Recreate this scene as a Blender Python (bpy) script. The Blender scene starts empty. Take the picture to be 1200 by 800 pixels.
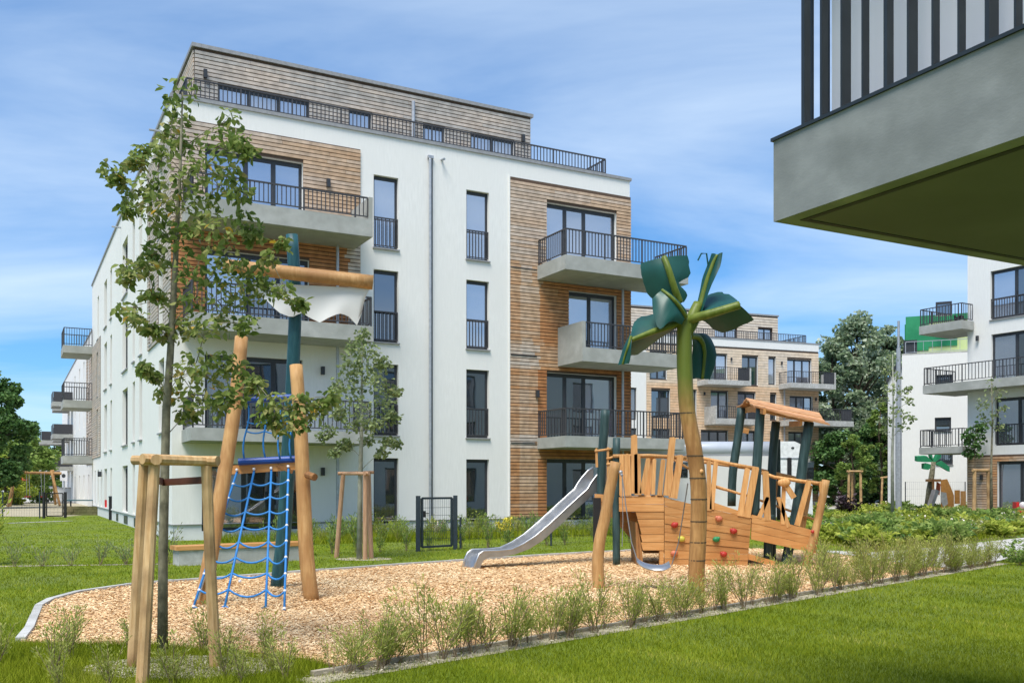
import bpy, math, random
import numpy as np
from mathutils import Vector, Matrix, Euler

SC = bpy.context.scene
COL = SC.collection
random.seed(7)
RNG = np.random.default_rng(11)
R = math.radians

# ---------------------------------------------------------------- camera
FPX, HOR, CAMH = 1105.0, 568.0, 1.55
cam_d = bpy.data.cameras.new('camera')
cam = bpy.data.objects.new('camera', cam_d); COL.objects.link(cam)
cam.location = (0, 0, CAMH); cam.rotation_euler = (R(90), 0, 0)
cam_d.sensor_width = 36.0; cam_d.lens = 36.0 * FPX / 1200.0
cam_d.shift_y = (HOR - 400.0) / 1200.0
cam_d.clip_end = 3000.0
SC.camera = cam

# ---------------------------------------------------------------- sky and sun
SUN_EL, SUN_AZ = R(62), R(200)          # azimuth clockwise from +Y: from behind the camera
world = bpy.data.worlds.new('World'); SC.world = world; world.use_nodes = True
wn, wl = world.node_tree.nodes, world.node_tree.links
wn.clear()
wo = wn.new('ShaderNodeOutputWorld'); bg = wn.new('ShaderNodeBackground')
bg.inputs['Strength'].default_value = 0.105
sky = wn.new('ShaderNodeTexSky'); sky.sky_type = 'NISHITA'; sky.sun_disc = False
sky.sun_elevation = SUN_EL; sky.sun_rotation = SUN_AZ
sky.air_density = 1.0; sky.dust_density = 0.1; sky.ozone_density = 3.0
tc = wn.new('ShaderNodeTexCoord')
sep = wn.new('ShaderNodeSeparateXYZ'); wl.new(tc.outputs['Generated'], sep.inputs[0])
def wmath(op, a, b=None):
    n = wn.new('ShaderNodeMath'); n.operation = op
    for i, v in enumerate((a, b)):
        if v is None: continue
        if isinstance(v, (int, float)): n.inputs[i].default_value = v
        else: wl.new(v, n.inputs[i])
    return n.outputs[0]
# a flat cloud layer: project the view direction on a plane overhead
den = wmath('MAXIMUM', wmath('ADD', sep.outputs['Z'], 0.12), 0.05)
cx = wmath('DIVIDE', sep.outputs['X'], den); cy = wmath('DIVIDE', sep.outputs['Y'], den)
comb = wn.new('ShaderNodeCombineXYZ'); wl.new(cx, comb.inputs[0]); wl.new(cy, comb.inputs[1])
mp = wn.new('ShaderNodeMapping'); wl.new(comb.outputs[0], mp.inputs[0])
mp.inputs['Rotation'].default_value = (0, 0, R(-24)); mp.inputs['Scale'].default_value = (0.55, 1.25, 1)
mp.inputs['Location'].default_value = (1.6, 0.35, 0)
nz = wn.new('ShaderNodeTexNoise'); wl.new(mp.outputs[0], nz.inputs['Vector'])
nz.inputs['Scale'].default_value = 0.75; nz.inputs['Detail'].default_value = 7; nz.inputs['Roughness'].default_value = 0.55
nz.inputs['Distortion'].default_value = 0.55
back = wmath('MULTIPLY', wmath('MINIMUM', sep.outputs['Y'], 0.0), -0.16)      # thicker cloud behind the viewer, as the panes mirror it
cov = wmath('ADD', nz.outputs['Fac'], back)
cr = wn.new('ShaderNodeValToRGB'); wl.new(cov, cr.inputs[0])
cr.color_ramp.elements[0].position = 0.37; cr.color_ramp.elements[0].color = (0, 0, 0, 1)
cr.color_ramp.elements[1].position = 0.80; cr.color_ramp.elements[1].color = (0.9, 0.9, 0.9, 1)
tint = wn.new('ShaderNodeMixRGB'); tint.blend_type = 'MULTIPLY'; tint.inputs[0].default_value = 1
el = wn.new('ShaderNodeValToRGB'); wl.new(sep.outputs['Z'], el.inputs[0])
el.color_ramp.elements[0].position = 0.0; el.color_ramp.elements[0].color = (0.47, 0.75, 1.0, 1)
el.color_ramp.elements[1].position = 0.5; el.color_ramp.elements[1].color = (0.46, 0.95, 1.28, 1)
tb = wn.new('ShaderNodeVectorMath'); tb.operation = 'SCALE'; wl.new(el.outputs[0], tb.inputs[0]); tb.inputs['Scale'].default_value = 1.0
wl.new(sky.outputs[0], tint.inputs[1]); wl.new(tb.outputs[0], tint.inputs[2])
mix = wn.new('ShaderNodeMixRGB'); wl.new(cr.outputs[0], mix.inputs[0])
wl.new(tint.outputs[0], mix.inputs[1]); mix.inputs[2].default_value = (5.8, 6.9, 8.1, 1)
wl.new(mix.outputs[0], bg.inputs['Color']); wl.new(bg.outputs[0], wo.inputs['Surface'])

sun_d = bpy.data.lights.new('sun', 'SUN'); sun_d.energy = 3.7; sun_d.angle = R(28); sun_d.color = (1.0, 0.94, 0.85)
sun = bpy.data.objects.new('sun', sun_d); COL.objects.link(sun)
sd = Vector((math.sin(SUN_AZ) * math.cos(SUN_EL), math.cos(SUN_AZ) * math.cos(SUN_EL), math.sin(SUN_EL)))
sun.rotation_euler = sd.to_track_quat('Z', 'Y').to_euler()
vs = SC.view_settings
vs.view_transform = 'Standard'; vs.look = 'None'; vs.exposure = 0.5; vs.gamma = 1.0

# ---------------------------------------------------------------- materials
def new_mat(name):
    m = bpy.data.materials.new(name); m.use_nodes = True
    nt = m.node_tree; b = nt.nodes['Principled BSDF']
    return m, nt, b
def noise_mat(name, c1, c2, scale=6.0, rough=0.7, stretch=(1, 1, 1), bump=0.0, detail=5, spec=0.3,
              metal=0.0, lo=0.35, hi=0.65, objrand=0.0, c3=None, scale3=1.0, attr=None, bscale=None):
    """two-tone procedural noise material in object space; c3 adds a third broad stain tone;
    objrand varies the value between objects; attr multiplies by a per-face tone."""
    m, nt, b = new_mat(name); N, L = nt.nodes, nt.links
    t = N.new('ShaderNodeTexCoord'); mpn = N.new('ShaderNodeMapping'); mpn.inputs['Scale'].default_value = stretch
    L.new(t.outputs['Object'], mpn.inputs[0])
    vec = mpn.outputs[0]
    if objrand:
        oi = N.new('ShaderNodeObjectInfo'); sc = N.new('ShaderNodeVectorMath'); sc.operation = 'SCALE'
        cmb = N.new('ShaderNodeCombineXYZ')
        for k in range(3): L.new(oi.outputs['Random'], cmb.inputs[k])
        L.new(cmb.outputs[0], sc.inputs[0]); sc.inputs['Scale'].default_value = 37.0
        ad = N.new('ShaderNodeVectorMath'); L.new(mpn.outputs[0], ad.inputs[0]); L.new(sc.outputs[0], ad.inputs[1]); vec = ad.outputs[0]
    n1 = N.new('ShaderNodeTexNoise'); L.new(vec, n1.inputs['Vector'])
    n1.inputs['Scale'].default_value = scale; n1.inputs['Detail'].default_value = detail
    r = N.new('ShaderNodeMapRange'); L.new(n1.outputs['Fac'], r.inputs[0]); r.inputs[1].default_value = lo; r.inputs[2].default_value = hi
    mx = N.new('ShaderNodeMixRGB'); L.new(r.outputs[0], mx.inputs[0])
    mx.inputs[1].default_value = (*c1, 1); mx.inputs[2].default_value = (*c2, 1); col = mx.outputs[0]
    if c3:
        n2 = N.new('ShaderNodeTexNoise'); L.new(t.outputs['Object'], n2.inputs['Vector']); n2.inputs['Scale'].default_value = scale3; n2.inputs['Detail'].default_value = 4
        r2 = N.new('ShaderNodeMapRange'); L.new(n2.outputs['Fac'], r2.inputs[0]); r2.inputs[1].default_value = 0.42; r2.inputs[2].default_value = 0.7
        m2 = N.new('ShaderNodeMixRGB'); L.new(r2.outputs[0], m2.inputs[0]); L.new(col, m2.inputs[1]); m2.inputs[2].default_value = (*c3, 1); col = m2.outputs[0]
    if objrand:
        r4 = N.new('ShaderNodeMapRange'); L.new(oi.outputs['Random'], r4.inputs[0]); r4.inputs[3].default_value = 1 - objrand; r4.inputs[4].default_value = 1 + objrand
        hs = N.new('ShaderNodeHueSaturation'); L.new(r4.outputs[0], hs.inputs['Value']); L.new(col, hs.inputs['Color']); col = hs.outputs[0]
    if attr:
        at = N.new('ShaderNodeAttribute'); at.attribute_name = attr
        r5 = N.new('ShaderNodeMapRange'); L.new(at.outputs['Fac'], r5.inputs[0]); r5.inputs[3].default_value = 0.72; r5.inputs[4].default_value = 1.28
        hs = N.new('ShaderNodeHueSaturation'); L.new(r5.outputs[0], hs.inputs['Value']); L.new(col, hs.inputs['Color']); col = hs.outputs[0]
    L.new(col, b.inputs['Base Color'])
    b.inputs['Roughness'].default_value = rough; b.inputs['Metallic'].default_value = metal
    b.inputs['Specular IOR Level'].default_value = spec
    if bump:
        n3 = n1
        if bscale:
            n3 = N.new('ShaderNodeTexNoise'); L.new(vec, n3.inputs['Vector']); n3.inputs['Scale'].default_value = bscale; n3.inputs['Detail'].default_value = 4
        bp = N.new('ShaderNodeBump'); L.new(n3.outputs['Fac'], bp.inputs['Height']); bp.inputs['Strength'].default_value = bump; bp.inputs['Distance'].default_value = 0.02
        L.new(bp.outputs[0], b.inputs['Normal'])
    return m
def plain(name, c, rough=0.5, metal=0.0, spec=0.4):
    return noise_mat(name, tuple(x * 0.88 for x in c), tuple(min(1, x * 1.1) for x in c), 9.0, rough, metal=metal, spec=spec)
def ramp_attr(name, stops, rough=0.6, spec=0.3, transl=0.0, attr='v', nscale=0, namp=0.3):
    """colour chosen by a per-element attribute (each leaf, slat, chip or blade keeps its own tone)"""
    m, nt, b = new_mat(name); N, L = nt.nodes, nt.links
    at = N.new('ShaderNodeAttribute'); at.attribute_name = attr
    cr = N.new('ShaderNodeValToRGB'); L.new(at.outputs['Fac'], cr.inputs[0])
    e = cr.color_ramp.elements
    while len(e) < len(stops): e.new(0.5)
    for k, (p, c) in enumerate(stops): e[k].position = p; e[k].color = (*c, 1)
    col = cr.outputs[0]
    if nscale:
        t = N.new('ShaderNodeTexCoord'); n = N.new('ShaderNodeTexNoise'); L.new(t.outputs['Object'], n.inputs['Vector']); n.inputs['Scale'].default_value = nscale; n.inputs['Detail'].default_value = 5
        r = N.new('ShaderNodeMapRange'); L.new(n.outputs['Fac'], r.inputs[0]); r.inputs[1].default_value = 0.3; r.inputs[2].default_value = 0.7; r.inputs[3].default_value = 1 - namp; r.inputs[4].default_value = 1 + namp
        hs = N.new('ShaderNodeHueSaturation'); L.new(col, hs.inputs['Color']); L.new(r.outputs[0], hs.inputs['Value']); col = hs.outputs[0]
    L.new(col, b.inputs['Base Color']); b.inputs['Roughness'].default_value = rough; b.inputs['Specular IOR Level'].default_value = spec
    if transl:
        tr = N.new('ShaderNodeBsdfTranslucent'); L.new(col, tr.inputs['Color'])
        ms = N.new('ShaderNodeMixShader'); ms.inputs[0].default_value = transl
        L.new(b.outputs[0], ms.inputs[1]); L.new(tr.outputs[0], ms.inputs[2])
        L.new(ms.outputs[0], N['Material Output'].inputs['Surface'])
    return m
def glass_mat(name, base, refl=0.42, rough=0.015, c2=None):
    """coated insulating glazing: base tone behind a partly mirroring pane"""
    m, nt, b = new_mat(name); N, L = nt.nodes, nt.links
    t = N.new('ShaderNodeTexCoord'); n = N.new('ShaderNodeTexNoise'); L.new(t.outputs['Object'], n.inputs['Vector']); n.inputs['Scale'].default_value = 0.9
    mx = N.new('ShaderNodeMixRGB'); L.new(n.outputs['Fac'], mx.inputs[0]); mx.inputs[1].default_value = (*base, 1); mx.inputs[2].default_value = (*(c2 or tuple(x * 0.6 for x in base)), 1)
    L.new(mx.outputs[0], b.inputs['Base Color']); b.inputs['Roughness'].default_value = 0.25; b.inputs['Specular IOR Level'].default_value = 0.3
    g = N.new('ShaderNodeBsdfGlossy'); g.inputs['Roughness'].default_value = rough; g.inputs['Color'].default_value = (0.84, 0.88, 0.95, 1)
    n2 = N.new('ShaderNodeTexNoise'); L.new(t.outputs['Object'], n2.inputs['Vector']); n2.inputs['Scale'].default_value = 1.3; n2.inputs['Detail'].default_value = 1
    bp = N.new('ShaderNodeBump'); bp.inputs['Strength'].default_value = 0.06; bp.inputs['Distance'].default_value = 0.02; L.new(n2.outputs['Fac'], bp.inputs['Height']); L.new(bp.outputs[0], g.inputs['Normal'])
    ms = N.new('ShaderNodeMixShader'); ms.inputs[0].default_value = refl
    L.new(b.outputs[0], ms.inputs[1]); L.new(g.outputs[0], ms.inputs[2]); L.new(ms.outputs[0], N['Material Output'].inputs['Surface'])
    return m

M = {}
M['plaster'] = noise_mat('plaster', (0.75, 0.745, 0.715), (0.80, 0.795, 0.765), 5.0, 0.9, bump=0.25, bscale=60, c3=(0.755, 0.75, 0.722), scale3=0.45, stretch=(3.2, 3.2, .5))
M['plaster_grey'] = noise_mat('plaster_grey', (0.60, 0.61, 0.61), (0.68, 0.69, 0.69), 2.0, 0.9, bump=0.2, bscale=60)
M['concrete'] = noise_mat('concrete', (0.33, 0.335, 0.31), (0.42, 0.425, 0.40), 3.0, 0.85, bump=0.25, bscale=35, c3=(0.30, 0.31, 0.285), scale3=0.8)
M['kerb_warm'] = noise_mat('kerb_concrete', (0.34, 0.30, 0.23), (0.46, 0.41, 0.32), 6.0, 0.9, bump=0.3, bscale=50, c3=(0.27, 0.235, 0.17), scale3=1.4)
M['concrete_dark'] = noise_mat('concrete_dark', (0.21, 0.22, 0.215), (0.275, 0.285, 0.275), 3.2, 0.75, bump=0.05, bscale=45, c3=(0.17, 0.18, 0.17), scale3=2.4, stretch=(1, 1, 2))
M['concrete_light'] = noise_mat('concrete_light', (0.40, 0.40, 0.38), (0.54, 0.54, 0.52), 7.0, 0.9, bump=0.3, bscale=50, c3=(0.36, 0.36, 0.34), scale3=1.6)
M['frame'] = plain('frame_grey', (0.035, 0.038, 0.043), 0.4)
M['rail'] = plain('railing_grey', (0.05, 0.05, 0.055), 0.45)
M['metal'] = plain('zinc_metal', (0.40, 0.42, 0.45), 0.42, 0.4)
M['coping'] = plain('coping_metal', (0.30, 0.30, 0.30), 0.5, 0.2)
M['glass'] = glass_mat('window_glass', (0.22, 0.24, 0.29), 0.5)  # pale sky reflection is partly painted into this light base colour
M['glass_curtain'] = glass_mat('curtained_glass', (0.34, 0.36, 0.40), 0.36, c2=(0.24, 0.26, 0.30))
M['glass_dark'] = glass_mat('dark_glass', (0.02, 0.026, 0.028), 0.26)
M['slat'] = ramp_attr('larch_slats', [(0.0, (0.37, 0.15, 0.055)), (0.3, (0.46, 0.23, 0.10)), (0.55, (0.50, 0.345, 0.225)), (0.8, (0.52, 0.44, 0.37)), (1.0, (0.40, 0.375, 0.345))], 0.8, nscale=5, namp=0.22)
M['slat_back'] = plain('cladding_back', (0.10, 0.065, 0.045), 0.9)
M['clad_pale'] = ramp_attr('pale_larch_slats', [(0.0, (0.68, 0.44, 0.26)), (0.5, (0.70, 0.56, 0.41)), (1.0, (0.62, 0.555, 0.48))], 0.8, nscale=3, namp=0.15)
M['robinia'] = noise_mat('robinia_wood', (0.40, 0.215, 0.075), (0.54, 0.325, 0.135), 5, 0.6, stretch=(5, 5, 0.6), bump=0.35, c3=(0.33, 0.165, 0.06), scale3=1.7, objrand=0.12)
M['log_dark'] = noise_mat('oiled_wood', (0.22, 0.10, 0.035), (0.36, 0.18, 0.065), 5, 0.55, stretch=(6, 6, 0.6), bump=0.35, c3=(0.16, 0.07, 0.025), scale3=2.2, objrand=0.1)
M['plank'] = noise_mat('larch_plank', (0.48, 0.225, 0.07), (0.60, 0.325, 0.125), 3, 0.55, stretch=(0.6, 3, 9), bump=0.12, objrand=0.16, c3=(0.43, 0.19, 0.06), scale3=1.2)
M['pale'] = noise_mat('larch_pale', (0.48, 0.235, 0.08), (0.62, 0.35, 0.14), 4, 0.55, stretch=(9, 4, 0.8), bump=0.2, objrand=0.18)
M['stake'] = noise_mat('pine_stake', (0.48, 0.29, 0.125), (0.63, 0.43, 0.22), 5, 0.75, stretch=(7, 7, 0.6), bump=0.3, c3=(0.26, 0.155, 0.075), scale3=2.5, objrand=0.12)
M['stake_red'] = noise_mat('fresh_stake', (0.38, 0.215, 0.125), (0.50, 0.31, 0.19), 5, 0.75, stretch=(7, 7, 0.6), bump=0.3, objrand=0.1)
M['strap'] = plain('tie_strap', (0.10, 0.035, 0.018), 0.7)
M['teal'] = noise_mat('teal_paint', (0.012, 0.06, 0.075), (0.03, 0.105, 0.12), 4, 0.45, stretch=(5, 5, 0.7), bump=0.25)
M['slate'] = noise_mat('slate_green_paint', (0.02, 0.045, 0.045), (0.045, 0.085, 0.085), 4, 0.5, stretch=(5, 5, 0.7), bump=0.25)
M['blue'] = plain('blue_rope', (0.025, 0.19, 0.50), 0.6)
M['blue_bar'] = plain('blue_plastic', (0.008, 0.06, 0.30), 0.35)
M['white_clip'] = plain('white_plastic', (0.75, 0.77, 0.80), 0.4)
M['sail'] = noise_mat('sailcloth', (0.62, 0.62, 0.60), (0.68, 0.68, 0.66), 1.5, 0.9, bump=0.12, bscale=3)
M['steel'] = noise_mat('brushed_steel', (0.42, 0.43, 0.44), (0.55, 0.56, 0.57), 4, 0.36, metal=0.85, stretch=(1, 1, 1))
M['rope'] = plain('steel_rope', (0.22, 0.23, 0.24), 0.6)
M['leaf_teal'] = noise_mat('palm_leaf_plastic', (0.004, 0.045, 0.036), (0.008, 0.085, 0.066), 1.4, 0.42, spec=0.45)
M['stem_green'] = noise_mat('palm_stem_green', (0.09, 0.13, 0.012), (0.15, 0.19, 0.03), 4, 0.45, stretch=(4, 4, 1), bump=0.15)
M['hold_red'] = plain('red_hold', (0.40, 0.03, 0.02), 0.5)
M['hold_pink'] = plain('pink_hold', (0.55, 0.17, 0.09), 0.5)
M['hold_green'] = plain('green_hold', (0.02, 0.22, 0.08), 0.5)
M['hold_yellow'] = plain('yellow_hold', (0.50, 0.45, 0.06), 0.5)
M['roof_slat'] = noise_mat('roof_slat', (0.46, 0.22, 0.10), (0.60, 0.34, 0.17), 4, 0.6, stretch=(1, 4, 9), bump=0.2, objrand=0.14)
def palm_mat():
    m = noise_mat('palm_trunk', (0.30, 0.155, 0.05), (0.46, 0.26, 0.095), 5, 0.55, stretch=(5, 5, 0.8), bump=0.35, c3=(0.24, 0.115, 0.035), scale3=1.8)
    nt = m.node_tree; N, L = nt.nodes, nt.links; b = N['Principled BSDF']; src = b.inputs['Base Color'].links[0].from_socket
    t = N.new('ShaderNodeTexCoord'); s = N.new('ShaderNodeSeparateXYZ'); L.new(t.outputs['Object'], s.inputs[0]); n = N.new('ShaderNodeTexNoise'); n.inputs['Scale'].default_value = 6; L.new(t.outputs['Object'], n.inputs['Vector'])
    a = N.new('ShaderNodeMath'); a.operation = 'MULTIPLY_ADD'; L.new(n.outputs['Fac'], a.inputs[0]); a.inputs[1].default_value = 0.35; L.new(s.outputs['Z'], a.inputs[2])
    r = N.new('ShaderNodeMapRange'); L.new(a.outputs[0], r.inputs[0]); r.inputs[1].default_value = 2.55; r.inputs[2].default_value = 3.25
    x = N.new('ShaderNodeMixRGB'); L.new(r.outputs[0], x.inputs[0]); L.new(src, x.inputs[1]); x.inputs[2].default_value = (0.115, 0.155, 0.02, 1); L.new(x.outputs[0], b.inputs['Base Color'])
    return m
M['palm_trunk'] = palm_mat()
M['bark'] = noise_mat('young_bark', (0.17, 0.155, 0.10), (0.27, 0.25, 0.17), 7, 0.85, stretch=(3, 3, 1.2), bump=0.5, c3=(0.09, 0.085, 0.055), scale3=9)
M['bark_pale'] = noise_mat('pale_bark', (0.24, 0.25, 0.19), (0.36, 0.37, 0.30), 7, 0.85, bump=0.3)
M['bark_dark'] = noise_mat('dark_bark', (0.05, 0.038, 0.025), (0.09, 0.07, 0.045), 5, 0.9, bump=0.4)
M['leaf_maple'] = ramp_attr('maple_leaf', [(0.0, (0.087, 0.145, 0.032)), (0.35, (0.174, 0.246, 0.055)), (0.7, (0.319, 0.362, 0.123)), (0.92, (0.435, 0.377, 0.145)), (1.0, (0.580, 0.362, 0.043))], 0.5, spec=0.12, transl=0.4)
M['leaf_young'] = ramp_attr('young_leaf', [(0.0, (0.130, 0.182, 0.065)), (0.5, (0.247, 0.312, 0.130)), (1.0, (0.403, 0.442, 0.221))], 0.55, spec=0.12, transl=0.4)
M['leaf_poplar'] = ramp_attr('poplar_leaf', [(0.0, (0.08, 0.14, 0.065)), (0.4, (0.24, 0.32, 0.18)), (0.75, (0.42, 0.49, 0.34)), (1.0, (0.64, 0.68, 0.55))], 0.5, spec=0.12, transl=0.4)
M['leaf_dark'] = ramp_attr('dark_leaf', [(0.0, (0.035, 0.088, 0.022)), (0.5, (0.088, 0.184, 0.048)), (1.0, (0.192, 0.304, 0.088))], 0.5, transl=0.2)
M['leaf_shrub'] = ramp_attr('shrub_leaf', [(0.0, (0.101, 0.189, 0.041)), (0.5, (0.216, 0.324, 0.074)), (1.0, (0.392, 0.472, 0.149))], 0.6, spec=0.12, transl=0.4)
M['leaf_willow'] = ramp_attr('willow_leaf', [(0.0, (0.19, 0.24, 0.035)), (0.5, (0.36, 0.40, 0.08)), (1.0, (0.58, 0.58, 0.22))], 0.6, spec=0.12, transl=0.4)
M['leaf_lime'] = ramp_attr('lime_leaf', [(0.0, (0.188, 0.275, 0.037)), (0.5, (0.350, 0.425, 0.062)), (1.0, (0.525, 0.550, 0.112))], 0.6, spec=0.12, transl=0.4)
M['leaf_purple'] = ramp_attr('purple_leaf', [(0.0, (0.012, 0.008, 0.012)), (1.0, (0.06, 0.035, 0.045))], 0.5)
M['flower'] = ramp_attr('flower', [(0.0, (0.72, 0.70, 0.62)), (0.7, (0.75, 0.62, 0.52)), (1.0, (0.62, 0.34, 0.32))], 0.7)
M['flower_yellow'] = ramp_attr('yellow_flower', [(0.0, (0.62, 0.50, 0.03)), (1.0, (0.70, 0.62, 0.10))], 0.7)
M['twig'] = plain('twig', (0.20, 0.15, 0.09), 0.85)
M['grass'] = ramp_attr('grass_blade', [(0.0, (0.13, 0.18, 0.008)), (0.45, (0.215, 0.265, 0.012)), (0.8, (0.29, 0.335, 0.025)), (1.0, (0.46, 0.44, 0.10))], 0.6, spec=0.12, transl=0.25)
M['lawn'] = noise_mat('lawn_ground', (0.09, 0.14, 0.01), (0.16, 0.21, 0.02), 1.3, 0.95, bump=0.6, bscale=40, c3=(0.14, 0.18, 0.045), scale3=0.55, spec=0.1)
M['chips_base'] = noise_mat('chip_bed', (0.50, 0.32, 0.16), (0.68, 0.48, 0.27), 30, 0.95, bump=0.8, bscale=45, spec=0.1)
M['chip'] = ramp_attr('wood_chip', [(0.0, (0.44, 0.25, 0.115)), (0.25, (0.62, 0.39, 0.19)), (0.6, (0.74, 0.52, 0.29)), (1.0, (0.84, 0.68, 0.43))], 0.85, spec=0.15)
M['gravel_base'] = noise_mat('gravel_bed', (0.30, 0.27, 0.19), (0.46, 0.42, 0.31), 30, 0.95, bump=0.8, bscale=40, spec=0.1)
M['gravel'] = ramp_attr('gravel_stone', [(0.0, (0.20, 0.175, 0.12)), (0.6, (0.38, 0.345, 0.24)), (1.0, (0.56, 0.52, 0.40))], 0.9)
M['soil'] = noise_mat('bed_soil', (0.09, 0.085, 0.04), (0.19, 0.16, 0.09), 2.5, 0.95, bump=0.6, bscale=20, c3=(0.08, 0.11, 0.03), scale3=0.7, spec=0.1)
M['paving'] = noise_mat('paving', (0.40, 0.39, 0.36), (0.50, 0.49, 0.46), 5, 0.9, bump=0.2, bscale=60)
M['street'] = noise_mat('street_sand', (0.27, 0.25, 0.21), (0.36, 0.33, 0.28), 0.6, 0.95)
M['van'] = plain('van_paint', (0.74, 0.75, 0.74), 0.35)
M['van_silver'] = noise_mat('van_roof', (0.50, 0.53, 0.58), (0.56, 0.59, 0.63), 2, 0.35, metal=0.25)
M['black'] = plain('black_rubber', (0.012, 0.012, 0.013), 0.6)
M['gate'] = plain('gate_coating', (0.025, 0.038, 0.05), 0.45)
M['mural_green'] = noise_mat('mural_green', (0.015, 0.20, 0.085), (0.03, 0.27, 0.12), 1.0, 0.7)
M['mural_yellow'] = noise_mat('mural_yellow', (0.44, 0.55, 0.22), (0.55, 0.63, 0.32), 1.0, 0.7)
M['red'] = plain('red_plastic', (0.50, 0.02, 0.02), 0.4)
M['orange'] = plain('orange_paint', (0.60, 0.12, 0.03), 0.4)
M['car_white'] = plain('car_white', (0.65, 0.67, 0.70), 0.3)
M['car_blue'] = plain('car_silver', (0.30, 0.34, 0.40), 0.3, 0.4)
M['orange_wood'] = plain('orange_panel', (0.58, 0.27, 0.07), 0.6)
M['white_screen'] = ramp_attr('white_screen', [(0, (0.88, 0.88, 0.90)), (1, (0.88, 0.88, 0.90))], 0.7, transl=0.45)
M['bar_flat'] = plain('flat_bar', (0.022, 0.028, 0.032), 0.45)
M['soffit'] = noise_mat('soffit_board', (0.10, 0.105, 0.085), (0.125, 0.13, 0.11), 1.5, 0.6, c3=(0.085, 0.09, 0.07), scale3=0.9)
M['render_cream'] = noise_mat('cream_wall', (0.62, 0.61, 0.58), (0.68, 0.67, 0.64), 1, 0.9)

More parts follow.
